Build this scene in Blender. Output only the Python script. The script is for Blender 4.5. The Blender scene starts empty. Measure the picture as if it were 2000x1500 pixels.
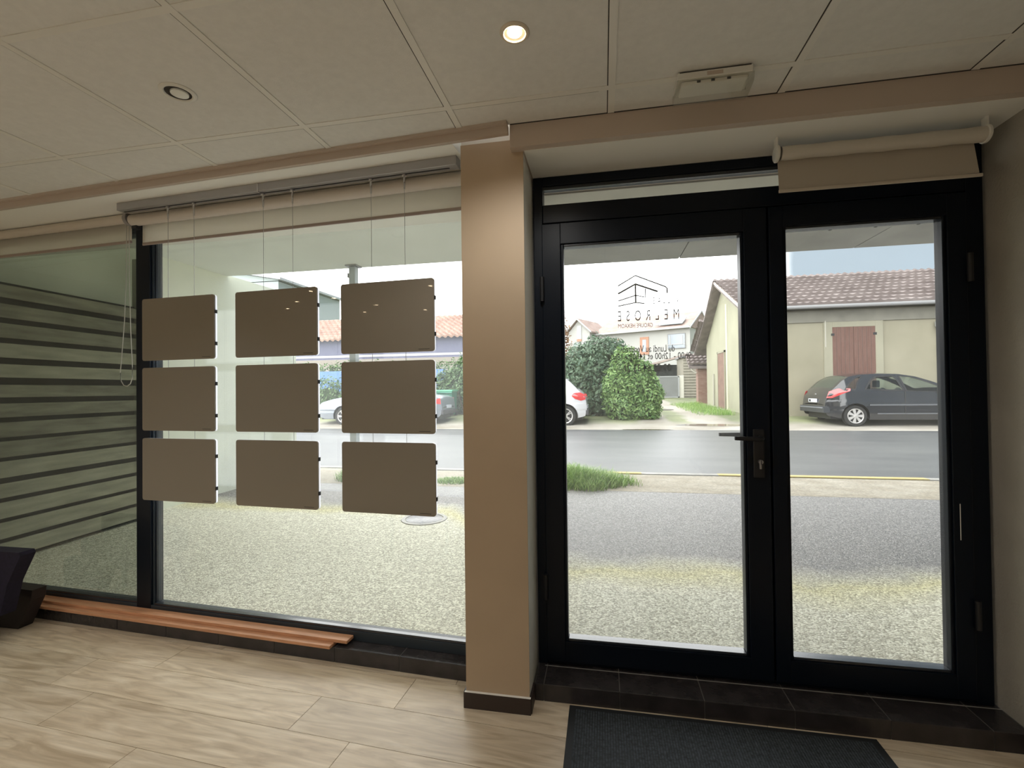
import bpy, bmesh, math, random
from mathutils import Vector, Matrix
R = math.radians
PI = math.pi
random.seed(7)
S = bpy.context.scene
C = S.collection

# ------------------------------------------------------------------ camera
YAW, PITCH, ROLL = R(10.8), R(0.7), R(-0.68)
F_PX = 930.0
cd = bpy.data.cameras.new('camera'); cam = bpy.data.objects.new('camera', cd); C.objects.link(cam)
cd.sensor_width = 36.0; cd.lens = 36.0 * F_PX / 2000.0; cd.clip_start = 0.02; cd.clip_end = 500
_f = Vector((-math.sin(YAW) * math.cos(PITCH), math.cos(YAW) * math.cos(PITCH), math.sin(PITCH)))
_r = Vector((math.cos(YAW), math.sin(YAW), 0)); _u = _r.cross(_f)
_r2 = _r * math.cos(ROLL) + _u * math.sin(ROLL); _u2 = -_r * math.sin(ROLL) + _u * math.cos(ROLL)
cam.matrix_world = Matrix(((_r2.x, _u2.x, -_f.x, 0), (_r2.y, _u2.y, -_f.y, 0), (_r2.z, _u2.z, -_f.z, 1.30), (0, 0, 0, 1)))
S.camera = cam

# ------------------------------------------------------------------ view
S.view_settings.view_transform = 'Standard'; S.view_settings.look = 'None'
S.view_settings.exposure = 0.0; S.view_settings.gamma = 1.0; S.view_settings.use_curve_mapping = False

# ------------------------------------------------------------------ world: overcast sky, bluer to the right
w = bpy.data.worlds.new('World'); S.world = w; w.use_nodes = True
nt = w.node_tree; nt.nodes.clear()
def N(t, k, **kw):
    n = t.nodes.new(k)
    for a, b in kw.items(): setattr(n, a, b)
    return n
o = N(nt, 'ShaderNodeOutputWorld'); bg = N(nt, 'ShaderNodeBackground'); tc = N(nt, 'ShaderNodeTexCoord')
no = N(nt, 'ShaderNodeTexNoise'); no.inputs['Scale'].default_value = 3.0; no.inputs['Detail'].default_value = 5
sx = N(nt, 'ShaderNodeSeparateXYZ'); mx = N(nt, 'ShaderNodeMath', operation='MULTIPLY_ADD')
rp = N(nt, 'ShaderNodeValToRGB')
nt.links.new(tc.outputs['Generated'], no.inputs['Vector']); nt.links.new(tc.outputs['Generated'], sx.inputs[0])
mx.inputs[1].default_value = 0.10; nt.links.new(no.outputs['Fac'], mx.inputs[0]); nt.links.new(sx.outputs['X'], mx.inputs[2])
rp.color_ramp.elements[0].position = 0.325; rp.color_ramp.elements[0].color = (1.0, 1.0, 1.0, 1)
rp.color_ramp.elements[1].position = 0.385; rp.color_ramp.elements[1].color = (0.111, 0.133, 0.152, 1)
nt.links.new(mx.outputs[0], rp.inputs[0]); nt.links.new(rp.outputs[0], bg.inputs['Color'])
bg.inputs['Strength'].default_value = 5.8
nt.links.new(bg.outputs[0], o.inputs['Surface'])

# ================================================================== materials
MATS = {}
def mat(name, col=(0.8, 0.8, 0.8), rough=0.6, metal=0.0, spec=0.5, coat=0.0, emit=None, estr=0.0, noise=None, bump=None, fine=None):
    """noise=(scale, amount, detail[, stretch xyz, second colour]); bump=(scale, strength)"""
    m = bpy.data.materials.new(name); m.use_nodes = True; t = m.node_tree
    b = t.nodes['Principled BSDF']
    b.inputs['Base Color'].default_value = (*col, 1); b.inputs['Roughness'].default_value = rough
    b.inputs['Metallic'].default_value = metal; b.inputs['Specular IOR Level'].default_value = spec
    b.inputs['Coat Weight'].default_value = coat; b.inputs['Coat Roughness'].default_value = 0.015
    if emit: b.inputs['Emission Color'].default_value = (*emit, 1); b.inputs['Emission Strength'].default_value = estr
    tc = None
    if noise or bump or fine:
        tc = N(t, 'ShaderNodeTexCoord')
    if noise:
        sc, am, det = noise[:3]; st = noise[3] if len(noise) > 3 else (1, 1, 1); c2 = noise[4] if len(noise) > 4 else None
        mp = N(t, 'ShaderNodeMapping'); mp.inputs['Scale'].default_value = st
        n = N(t, 'ShaderNodeTexNoise'); n.inputs['Scale'].default_value = sc; n.inputs['Detail'].default_value = det
        r = N(t, 'ShaderNodeValToRGB')
        if c2: a, c = col, c2
        else: a = [min(1, x * (1 - am)) for x in col]; c = [min(1, x * (1 + am)) for x in col]
        r.color_ramp.elements[0].color = (*a, 1); r.color_ramp.elements[1].color = (*c, 1)
        r.color_ramp.elements[0].position = 0.3; r.color_ramp.elements[1].position = 0.7
        t.links.new(tc.outputs['Object'], mp.inputs[0]); t.links.new(mp.outputs[0], n.inputs['Vector'])
        t.links.new(n.outputs['Fac'], r.inputs[0]); t.links.new(r.outputs[0], b.inputs['Base Color'])
        m['_r'] = r.name
    if fine:  # fine=(scale, lo, hi) multiplies the colour by voronoi grains
        v = N(t, 'ShaderNodeTexVoronoi'); v.inputs['Scale'].default_value = fine[0]
        r2 = N(t, 'ShaderNodeMapRange'); r2.inputs['To Min'].default_value = fine[1]; r2.inputs['To Max'].default_value = fine[2]
        sp = N(t, 'ShaderNodeSeparateColor')
        mm = N(t, 'ShaderNodeVectorMath', operation='SCALE')
        t.links.new(tc.outputs['Object'], v.inputs['Vector']); t.links.new(v.outputs['Color'], sp.inputs[0]); t.links.new(sp.outputs[0], r2.inputs['Value'])
        src = t.nodes[m['_r']].outputs[0] if noise else None
        if src: t.links.new(src, mm.inputs[0])
        else: mm.inputs[0].default_value = col
        t.links.new(r2.outputs[0], mm.inputs['Scale']); t.links.new(mm.outputs[0], b.inputs['Base Color'])
    if bump:
        n = N(t, 'ShaderNodeTexNoise'); n.inputs['Scale'].default_value = bump[0]; n.inputs['Detail'].default_value = 4
        bb = N(t, 'ShaderNodeBump'); bb.inputs['Strength'].default_value = bump[1]; bb.inputs['Distance'].default_value = 0.01
        t.links.new(tc.outputs['Object'], n.inputs['Vector']); t.links.new(n.outputs['Fac'], bb.inputs['Height']); t.links.new(bb.outputs[0], b.inputs['Normal'])
    MATS[name] = m
    return m

def glass(name, tint, dirt=0.0, refl=1.0):
    """clear pane: see-through tint plus Fresnel reflection and a thin veil of dirt"""
    m = bpy.data.materials.new(name); m.use_nodes = True; t = m.node_tree; t.nodes.clear()
    o = N(t, 'ShaderNodeOutputMaterial'); tr = N(t, 'ShaderNodeBsdfTransparent'); tr.inputs[0].default_value = (*tint, 1)
    gl = N(t, 'ShaderNodeBsdfGlossy'); gl.inputs['Roughness'].default_value = 0.0
    lw = N(t, 'ShaderNodeLayerWeight'); lw.inputs[0].default_value = 0.5
    pw = N(t, 'ShaderNodeMath', operation='POWER'); pw.inputs[1].default_value = 5; t.links.new(lw.outputs['Facing'], pw.inputs[0])
    fr = N(t, 'ShaderNodeMath', operation='MULTIPLY_ADD'); fr.inputs[1].default_value = .96; fr.inputs[2].default_value = .04; t.links.new(pw.outputs[0], fr.inputs[0])
    ml = N(t, 'ShaderNodeMath', operation='MULTIPLY'); ml.inputs[1].default_value = refl
    mx = N(t, 'ShaderNodeMixShader')
    t.links.new(fr.outputs[0], ml.inputs[0]); t.links.new(ml.outputs[0], mx.inputs[0])
    t.links.new(gl.outputs[0], mx.inputs[2])
    if dirt > 0:
        df = N(t, 'ShaderNodeBsdfTranslucent'); df.inputs[0].default_value = (0.9, 0.9, 0.88, 1)
        tc = N(t, 'ShaderNodeTexCoord'); no = N(t, 'ShaderNodeTexNoise'); no.inputs['Scale'].default_value = 3; no.inputs['Detail'].default_value = 6
        r = N(t, 'ShaderNodeMapRange'); r.inputs['From Min'].default_value = .35; r.inputs['From Max'].default_value = .75
        r.inputs['To Min'].default_value = dirt * .5; r.inputs['To Max'].default_value = dirt * 1.4
        m2 = N(t, 'ShaderNodeMixShader')
        t.links.new(tc.outputs['Object'], no.inputs['Vector']); t.links.new(no.outputs['Fac'], r.inputs['Value']); t.links.new(r.outputs[0], m2.inputs[0])
        t.links.new(tr.outputs[0], m2.inputs[1]); t.links.new(df.outputs[0], m2.inputs[2]); t.links.new(m2.outputs[0], mx.inputs[1])
    else:
        t.links.new(tr.outputs[0], mx.inputs[1])
    t.links.new(mx.outputs[0], o.inputs[0])
    MATS[name] = m; return m

M_wall = mat('wall_paint', (0.74, 0.71, 0.64), 0.75, noise=(6, .03, 3), bump=(180, .08))
M_pillar = mat('pillar_paint', (0.48, 0.365, 0.25), 0.6, noise=(4, .03, 3))
M_ceil = mat('ceiling_tile', (0.77, 0.765, 0.74), 0.85, noise=(40, .03, 3), bump=(260, .1))
M_grid = mat('ceiling_grid', (0.80, 0.785, 0.74), 0.45)
M_gap = mat('dark_gap', (0.05, 0.045, 0.04), 0.9)
M_trim = mat('painted_trim', (0.56, 0.47, 0.40), 0.6)
M_soff = mat('soffit_paint', (0.88, 0.87, 0.82), 0.7)
M_frame = mat('anthracite_aluminium', (0.003, 0.006, 0.012), 0.36, spec=0.22)
M_frameW = mat('anthracite_window_aluminium', (0.025, 0.034, 0.043), 0.4, spec=0.4)
M_bead = mat('glazing_gasket', (0.018, 0.022, 0.030), 0.2, spec=0.7)
M_tile = mat('dark_floor_tile', (0.036, 0.031, 0.031), 0.27, noise=(14, .25, 4), bump=(60, .1))
M_grout = mat('grey_grout', (0.10, 0.09, 0.08), 0.8)
M_skirt = mat('dark_skirting', (0.035, 0.022, 0.018), 0.5)
M_mat = mat('mat_carpet', (0.050, 0.060, 0.070), 0.95, noise=(90, .5, 4), bump=(500, .6))
M_rub = mat('mat_rubber', (0.012, 0.014, 0.016), 0.7)
M_pwood = mat('orange_pine', (0.60, 0.30, 0.16), 0.5, noise=(8, .18, 5, (1, 12, 12)))
M_blind = mat('blind_fabric', (0.60, 0.54, 0.46), 0.8, bump=(400, .1))
M_blindb = mat('blind_bottom_bar', (0.36, 0.29, 0.25), 0.7)
M_alu = mat('satin_aluminium', (0.42, 0.41, 0.42), 0.35, metal=0.8)
M_chrome = mat('chrome', (0.6, 0.6, 0.62), 0.15, metal=1)
M_white = mat('white_plastic', (0.78, 0.77, 0.72), 0.4)
M_panel = mat('display_back', (0.27, 0.235, 0.19), 0.45, spec=0.3, coat=0.45)
M_glow = mat('lit_display_face', (0.9, 0.9, 0.9), 0.3, emit=(0.93, 0.96, 1.0), estr=1.7)
M_rim = mat('lit_acrylic_edge', (0.9, 0.9, 0.95), 0.2, emit=(0.85, 0.9, 1.0), estr=0.75)
M_black = mat('black_plastic', (0.01, 0.01, 0.012), 0.45)
M_navy = mat('navy_fabric', (0.010, 0.007, 0.022), 0.9, noise=(60, .3, 3))
M_box = mat('dark_brown_laminate', (0.022, 0.015, 0.014), 0.5)
M_lamp = mat('lamp_bulb', (1, 1, 1), 0.3, emit=(1.0, 0.78, 0.50), estr=60)
M_refl = mat('lamp_reflector', (0.55, 0.5, 0.42), 0.3, metal=0.6)
M_lens = mat('frosted_lens', (0.9, 0.92, 0.88), 0.25)
M_vinyl = mat('grey_vinyl', (0.09, 0.09, 0.095), 0.6)
M_vinyl2 = mat('pale_grey_vinyl', (0.12, 0.12, 0.125), 0.6)
M_glassR = glass('clear_glass', (0.985, 0.995, 0.985), 0.03)
M_glassD = glass('clear_door_glass', (0.97, 0.98, 0.975), 0.035)
M_glassL = glass('tinted_glass', (0.665, 0.685, 0.64), 0.012, 1.2)
M_acr = glass('clear_acrylic', (0.95, 0.95, 0.92), 0.16)

# ================================================================== mesh helpers
class MB:
    def __init__(s): s.bm = bmesh.new()
    def box(s, x0, x1, y0, y1, z0, z1, bev=0.0, M=None):
        bm = s.bm; v = [bm.verts.new((x, y, z)) for x in (x0, x1) for y in (y0, y1) for z in (z0, z1)]
        fs = [bm.faces.new([v[i] for i in q]) for q in ((0, 1, 3, 2), (4, 6, 7, 5), (0, 4, 5, 1), (2, 3, 7, 6), (0, 2, 6, 4), (1, 5, 7, 3))]
        if bev > 0:
            es = list({e for f in fs for e in f.edges})
            r = bmesh.ops.bevel(bm, geom=es, offset=bev, segments=2, profile=0.5, affect='EDGES')
            if M is not None: bmesh.ops.transform(bm, matrix=M, verts=list({vv for f in r['faces'] for vv in f.verts} | {vv for f in fs if f.is_valid for vv in f.verts}))
        elif M is not None: bmesh.ops.transform(bm, matrix=M, verts=v)
        return s
    def poly(s, pts):
        s.bm.faces.new([s.bm.verts.new(p) for p in pts]); return s
    def prism(s, pts, d):
        """polygon pts (3D) extruded by vector d"""
        d = Vector(d); a = [s.bm.verts.new(p) for p in pts]; b = [s.bm.verts.new(Vector(p) + d) for p in pts]; n = len(a)
        s.bm.faces.new(a); s.bm.faces.new(b[::-1])
        for i in range(n): s.bm.faces.new([a[i], b[i], b[(i + 1) % n], a[(i + 1) % n]])
        return s
    def tube(s, pts, r, n=10, cap=True):
        pts = [Vector(p) for p in pts]; rings = []
        for i, p in enumerate(pts):
            t = (pts[min(i + 1, len(pts) - 1)] - pts[max(i - 1, 0)]).normalized()
            a = t.cross(Vector((0, 0, 1)));
            if a.length < 1e-3: a = t.cross(Vector((0, 1, 0)))
            a.normalize(); b = t.cross(a); rr = r[i] if isinstance(r, (list, tuple)) else r
            rings.append([s.bm.verts.new(p + (a * math.cos(k * 2 * PI / n) + b * math.sin(k * 2 * PI / n)) * rr) for k in range(n)])
        for i in range(len(rings) - 1):
            for k in range(n): s.bm.faces.new([rings[i][k], rings[i][(k + 1) % n], rings[i + 1][(k + 1) % n], rings[i + 1][k]])
        if cap: s.bm.faces.new(rings[0]); s.bm.faces.new(rings[-1][::-1])
        return s
    def lathe(s, prof, M=None, n=32):
        """prof [(r,h)] about Z"""
        rings = []; vs = []
        for r, h in prof:
            if r < 1e-5: q = [s.bm.verts.new((0, 0, h))]
            else: q = [s.bm.verts.new((r * math.cos(k * 2 * PI / n), r * math.sin(k * 2 * PI / n), h)) for k in range(n)]
            rings.append(q); vs += q
        for a, b in zip(rings, rings[1:]):
            for k in range(n):
                k2 = (k + 1) % n
                if len(a) == 1 and len(b) == 1: continue
                if len(a) == 1: s.bm.faces.new([a[0], b[k2], b[k]])
                elif len(b) == 1: s.bm.faces.new([a[k], a[k2], b[0]])
                else: s.bm.faces.new([a[k], a[k2], b[k2], b[k]])
        if M is not None: bmesh.ops.transform(s.bm, matrix=M, verts=vs)
        return s
    def grid(s, f, nu, nv):
        V = [[s.bm.verts.new(f(i, j)) for j in range(nv)] for i in range(nu)]
        for i in range(nu - 1):
            for j in range(nv - 1): s.bm.faces.new([V[i][j], V[i + 1][j], V[i + 1][j + 1], V[i][j + 1]])
        return s
    def build(s, name, m, parent=None, smooth=False, M=None, recalc=True):
        if recalc: bmesh.ops.recalc_face_normals(s.bm, faces=s.bm.faces)
        me = bpy.data.meshes.new(name); s.bm.to_mesh(me); s.bm.free()
        me.materials.append(m)
        if smooth:
            me.polygons.foreach_set('use_smooth', [True] * len(me.polygons))
            try: me.set_sharp_from_angle(angle=R(40))
            except Exception: pass
        ob = bpy.data.objects.new(name, me); C.objects.link(ob)
        if parent: ob.parent = parent
        elif M is not None: ob.matrix_world = M
        return ob
def empty(name, loc=(0, 0, 0), rz=0.0):
    o = bpy.data.objects.new(name, None); C.objects.link(o); o.location = loc; o.rotation_euler = (0, 0, rz); o.empty_display_size = .1; return o
def tag(o, label, cat, group=None, kind=None):
    o['label'] = label; o['category'] = cat
    if group: o['group'] = group
    if kind: o['kind'] = kind
    return o
def struct(o, label=None):
    o['kind'] = 'structure'
    if label: o['label'] = label
    return o
def copy_tree(o, parent=None):
    c = o.copy(); C.objects.link(c)
    if parent: c.parent = parent
    for ch in list(o.children): copy_tree(ch, c)
    return c
def rotz(a): return Matrix.Rotation(a, 4, 'Z')
def T(x, y, z): return Matrix.Translation((x, y, z))

# window wall frame: origin at the pillar, local +x along the wall to the right, local +y outwards
WR = R(-3.5); W0 = Vector((-0.64, 2.14, 0)); WM = T(*W0) @ rotz(WR)
def wempty(name): return empty(name, W0, WR)
CEIL = 2.36

# ================================================================== ROOM SHELL
XL, XR, YB = -4.9, 1.465, -4.3
# floor: laminate planks running along the window wall, one mesh
def floor_planks():
    m = bpy.data.materials.new('oak_laminate'); m.use_nodes = True; t = m.node_tree; b = t.nodes['Principled BSDF']
    b.inputs['Roughness'].default_value = 0.42
    tc = N(t, 'ShaderNodeTexCoord'); at = N(t, 'ShaderNodeAttribute', attribute_name='plank')
    cmb = N(t, 'ShaderNodeVectorMath', operation='ADD'); sc = N(t, 'ShaderNodeVectorMath', operation='SCALE'); sc.inputs['Scale'].default_value = 7
    t.links.new(at.outputs['Color'], sc.inputs[0]); t.links.new(tc.outputs['Object'], cmb.inputs[0]); t.links.new(sc.outputs[0], cmb.inputs[1])
    mp = N(t, 'ShaderNodeMapping'); mp.inputs['Scale'].default_value = (1.1, 7, 1); t.links.new(cmb.outputs[0], mp.inputs[0])
    n1 = N(t, 'ShaderNodeTexNoise'); n1.inputs['Scale'].default_value = 2.6; n1.inputs['Detail'].default_value = 8; n1.inputs['Distortion'].default_value = 1.6
    t.links.new(mp.outputs[0], n1.inputs['Vector'])
    mp2 = N(t, 'ShaderNodeMapping'); mp2.inputs['Scale'].default_value = (3, 60, 1); t.links.new(cmb.outputs[0], mp2.inputs[0])
    n2 = N(t, 'ShaderNodeTexNoise'); n2.inputs['Scale'].default_value = 2.0; n2.inputs['Detail'].default_value = 4; t.links.new(mp2.outputs[0], n2.inputs['Vector'])
    r = N(t, 'ShaderNodeValToRGB'); e = r.color_ramp.elements
    e[0].position = .30; e[0].color = (0.50, 0.385, 0.26, 1); e[1].position = .72; e[1].color = (0.82, 0.70, 0.54, 1)
    r.color_ramp.elements.new(.5).color = (0.68, 0.555, 0.40, 1)
    t.links.new(n1.outputs['Fac'], r.inputs[0])
    mr = N(t, 'ShaderNodeMapRange'); mr.inputs['To Min'].default_value = .82; mr.inputs['To Max'].default_value = 1.15; t.links.new(n2.outputs['Fac'], mr.inputs['Value'])
    s2 = N(t, 'ShaderNodeVectorMath', operation='SCALE'); t.links.new(r.outputs[0], s2.inputs[0]); t.links.new(mr.outputs[0], s2.inputs['Scale'])
    sp = N(t, 'ShaderNodeSeparateColor'); t.links.new(at.outputs['Color'], sp.inputs[0])
    mr2 = N(t, 'ShaderNodeMapRange'); mr2.inputs['To Min'].default_value = .88; mr2.inputs['To Max'].default_value = 1.1; t.links.new(sp.outputs[2], mr2.inputs['Value'])
    s3 = N(t, 'ShaderNodeVectorMath', operation='SCALE'); t.links.new(s2.outputs[0], s3.inputs[0]); t.links.new(mr2.outputs[0], s3.inputs['Scale'])
    t.links.new(s3.outputs[0], b.inputs['Base Color'])
    rr = N(t, 'ShaderNodeMapRange'); rr.inputs['To Min'].default_value = .33; rr.inputs['To Max'].default_value = .55; t.links.new(n1.outputs['Fac'], rr.inputs['Value']); t.links.new(rr.outputs[0], b.inputs['Roughness'])
    bm = bmesh.new(); cols = []
    rnd = random.Random(3)
    offs = {0: -0.20, 1: -0.54, 2: -0.27}
    k = -3
    while True:
        v1 = -0.108 - 0.207 * (k); v0 = v1 - 0.207
        if v1 < -6.9: break
        off = offs.get(k, rnd.uniform(0, 1.26))
        u = off - 1.26 * 6
        while u < 3.4:
            g = 0.0011
            x0, x1, y0, y1 = u + g, u + 1.26 - g, v0 + g, v1 - g
            c = (rnd.random(), rnd.random(), rnd.random(), 1)
            vs = [bm.verts.new((x, y, 0)) for x, y in ((x0, y0), (x1, y0), (x1, y1), (x0, y1))]
            vb = [bm.verts.new((x, y, -0.003)) for x, y in ((x0, y0), (x1, y0), (x1, y1), (x0, y1))]
            bm.faces.new(vs); cols.append(c)
            for q in range(4): bm.faces.new([vs[q], vb[q], vb[(q + 1) % 4], vs[(q + 1) % 4]]); cols.append(c)
            u += 1.26
        k += 1
    me = bpy.data.meshes.new('floor'); bm.to_mesh(me); bm.free()
    a = me.color_attributes.new('plank', 'FLOAT_COLOR', 'CORNER')
    for p, c in zip(me.polygons, cols):
        for li in p.loop_indices: a.data[li].color = c
    me.materials.append(m); ob = bpy.data.objects.new('floor', me); C.objects.link(ob); ob.matrix_world = WM
    struct(ob, 'light oak laminate plank floor')
    b = MB().box(XL - .1, XR + .1, YB - .1, 2.5, -0.12, -0.003); u = b.build('subfloor', mat('plank_seam', (0.09, 0.05, 0.03), .9)); 
    u.parent = ob; u.matrix_parent_inverse = WM.inverted()
floor_planks()

# ceiling: 600 mm tiles on a T-bar grid
GX0 = 0.045; ROW = [1.70 - 0.6 * k for k in range(11)]
bm = MB(); g = .012
def cedge(x): return max(1.858, 1.866 + .0612 * (-x - .64)) if x < -.35 else 1.858
xs = [GX0 + .6 * k for k in range(-9, 4)]; 
for i in range(len(xs) - 1):
    fx0, fx1 = max(xs[i], XL) + g, min(xs[i + 1], XR + .02) - g
    bm.prism([(fx0, 1.70 + g, CEIL + .001), (fx1, 1.70 + g, CEIL + .001), (fx1, cedge(fx1), CEIL + .001), (fx0, cedge(fx0), CEIL + .001)], (0, 0, .019))
    for y0, y1 in [(ROW[k + 1], ROW[k]) for k in range(10)]:
        x0, x1 = max(xs[i], XL), min(xs[i + 1], XR + .02)
        if x1 > x0: bm.box(x0 + g, x1 - g, y0 + g, (y1 - g) if y1 < 1.8 else y1, CEIL + .001, CEIL + .02)
ce = struct(bm.build('ceiling', M_ceil), 'suspended ceiling of square off-white mineral tiles')
bm = MB()
for x in xs:
    if XL < x < XR: bm.box(x - .012, x + .012, YB, cedge(x) - .003, CEIL - .002, CEIL + .004)
for y in ROW: bm.box(XL, XR, y - .012, y + .012, CEIL - .0015, CEIL + .0035)
bm.build('grid_bar', M_grid, ce)
bm = MB()
for x in xs:
    if XL < x < XR: bm.box(x - .0155, x - .0118, YB, cedge(x) - .003, CEIL - .0004, CEIL + .004)
for y in ROW[:1]: bm.box(XL, 0.0, y + .0118, y + .0150, CEIL - .0004, CEIL + .003)
bm.box(-.35, XR, 1.855, 1.860, CEIL - .0006, CEIL + .004)
bm.prism([(XL, cedge(XL) - .004, CEIL - .0006), (-.36, cedge(-.36) - .004, CEIL - .0006), (-.36, cedge(-.36), CEIL - .0006), (XL, cedge(XL), CEIL - .0006)], (0, 0, .004))
bm.build('shadow_gap', M_gap, ce)
bm = MB().box(XL - .1, XR + .1, YB - .1, 1.86, CEIL + .02, CEIL + .12); bm.build('ceiling_slab', M_ceil, ce)

# edge trim and soffit over the window (follows the window wall)
trim = MB().box(-4.4, .30, -.300, -.272, 2.350, 2.40).box(-4.4, .30, -.281, -.262, 2.318, 2.352)
t1 = struct(trim.build('trim_1', M_trim, M=WM), 'narrow painted trim between ceiling and window soffit')
sof = MB().box(-4.4, .06, -.264, .12, 2.318, 2.60)
struct(sof.build('ceiling_soffit_window', M_soff, M=WM), 'white painted soffit over the shop window')
# beam over the door
bm = MB().box(-.352, XR + .1, 1.860, 1.892, 2.268, 2.42).box(-.352, XR + .1, 1.892, 2.34, 2.268, 2.42)
struct(bm.build('trim_2', M_trim), 'painted downstand beam over the glazed door')
bm = MB().prism([(-.300, 1.893, 2.266), (XR, 1.893, 2.266), (XR, 2.30, 2.262), (-.300, 2.30, 2.262)], (0, 0, .003))
struct(bm.build('ceiling_soffit_door', M_soff), 'pale soffit over the glazed door')

# walls
struct(MB().box(XR, XR + .15, YB, 2.38, 0, 2.5).build('wall_right', mat('shaded_wall_paint', (0.36, 0.33, 0.28), .85, noise=(6, .05, 3), bump=(90, .3))), 'off-white textured side wall right of the door')  # off-white wall with its backlit shade put into a darker paint colour
struct(MB().box(XL - .15, XL, YB, 2.6, 0, 2.5).build('wall_left', M_wall))
struct(MB().box(XL - .15, XR + .15, YB - .15, YB, 0, 2.5).build('wall_back', M_wall))
# pillar between window and door
pi = MB().box(-.568, -.306, 1.905, 2.36, 0.0, 2.42)
p = struct(pi.build('wall_front', M_wall), 'narrow wall pier between window and door')
MB().box(-.569, -.3055, 1.900, 1.9055, .0, 2.32).build('front_face', M_pillar, p)
MB().box(-.573, -.300, 1.889, 1.9, .066, .0672).build('caulk_line', M_soff, p)
sk = MB().box(-.578, -.300, 1.890, 1.9045, 0, .066, .001).box(-.306, -.297, 1.9, 2.0, 0, .066, .001).box(-.578, -.569, 1.9, 2.05, 0, .066, .001)
struct(sk.build('baseboard_pillar', M_skirt), 'dark brown skirting round the pillar foot')
struct(MB().box(XR - .010, XR - .001, YB, 1.985, 0, .075, .001).build('baseboard_right', M_skirt), 'dark skirting along the right wall')
# facade above the openings (outside)
struct(MB().box(-5.1, 6.5, 2.40, 2.62, 2.34, 2.9).build('wall_front_lintel', M_wall))
struct(MB().box(XR + .15, 6.5, 2.38, 2.6, -.1, 2.9).build('wall_front_outer', M_wall))
struct(MB().box(-.66, -.30, 2.31, 2.45, -.1, 2.9).build('wall_front_pier_outer', M_wall))
struct(MB().box(-5.1, XR + .15, 2.345, 2.6, 2.262, 2.42).build('wall_front_head', M_wall))

# tiled plinth under the window
def tiles(x_list, y0, y1, z, facez=True):
    b = MB()
    for a, c in zip(x_list, x_list[1:]):
        b.box(a + .0015, c - .0015, y0, y1, z - .010, z, .0015)
        b.box(a + .0015, c - .0015, y0 - .0005, y0 + .009, 0.0, z - .0015, .001)
    return b
us = [-4.24 + .342 * k for k in range(13)]; us = [u - (-0.30) + 0.0 for u in us]; us = [-.30 - .3425 * k for k in range(12)][::-1] + [.03]
b = tiles(us, -.076, .10, .070)
pl = struct(b.build('trim_3', M_tile, M=WM), 'low dark tiled plinth under the shop window')
MB().box(-4.2, .03, -.074, .12, 0.0, .0692).build('grout', M_grout, pl)
xs2 = [-.298, -.26, .05, .375, .70, 1.022, 1.345, XR - .002]
b = tiles(xs2, 1.990, 2.19, .070)
pl = struct(b.build('trim_4', M_tile), 'low dark tiled step under the glazed door')
MB().box(-.298, XR, 1.992, 2.26, 0.0, .0692).build('grout', M_grout, pl)
MB().box(-.27, XR, 2.124, 2.128, .066, .0712).build('silicone_joint', mat('grey_silicone', (.30, .28, .25), .6), pl)

# ================================================================== window_1 (shop window)
win = wempty('window_1'); struct(win, 'large fixed shop window in dark aluminium frame')
GZ0, GZ1 = .118, 2.30
MB().box(-4.3, .10, 0, .075, .070, GZ0, .002).build('frame_bottom', M_frameW, win)
MB().box(-4.3, .10, 0, .075, 2.22, GZ1, .002).build('frame_top', M_frameW, win)
MB().box(.045, .10, 0, .075, GZ0, 2.22, .002).build('frame_side', M_frameW, win)
MB().box(-4.3, -4.2, 0, .075, GZ0, 2.22, .002).build('frame_side', M_frameW, win)
MB().box(-1.970, -1.868, -.002, .075, .071, 2.30, .003).build('mullion', M_frame, win)
MB().box(-1.868, -1.858, .010, .06, GZ0, 2.22, .002).build('glazing_bead', M_frameW, win)
MB().box(-1.858, -1.850, .020, .03, GZ0 + .004, 2.21).build('glazing_bead', M_bead, win)
MB().box(-1.85, .05, .004, .030, GZ0, GZ0 + .012, .002).build('glazing_bead', M_bead, win)
MB().box(-4.2, -1.972, .004, .030, GZ0, GZ0 + .012, .002).build('glazing_bead', M_bead, win)
MB().box(-1.865, .05, .030, .036, GZ0 - .01, 2.24).build('glass_pane', M_glassR, win)
o_ = MB().box(-4.2, -1.972, .030, .036, GZ0 - .01, 2.24).build('glass_pane', M_glassL, win); o_['label'] = 'dark green-grey tinted glass pane'

# ================================================================== door_1 (double glazed door with transom)
dr = empty('door_1', (0, 0, 0)); struct(dr, 'double glazed door in black aluminium frame with transom light')
DX0, DX1 = -.300, 1.452; Z0, ZT = .071, 2.262; y0 = 2.140
def fr(x0, x1, z0, z1, yy0, yy1, name='frame', m=M_frame, par=None, bev=.003): return MB().box(x0, x1, yy0, yy1, z0, z1, bev).build(name, m, par or dr)
fr(DX0, -.258, Z0, ZT, y0, 2.22); fr(1.392, DX1, Z0, ZT, y0, 2.22)
fr(-.258, 1.392, 2.221, ZT, y0, 2.22)            # head
fr(-.258, 1.392, 2.052, 2.135, y0, 2.22)         # transom bar
fr(-.258, 1.392, Z0, .088, y0 + .01, 2.22)       # threshold
MB().box(-.258, 1.392, 2.148, 2.160, 2.206, 2.221, .002).build('glazing_bead', M_bead, dr)
MB().box(-.258, 1.392, 2.175, 2.181, 2.135, 2.221).build('transom_pane', M_glassD, dr)
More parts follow.
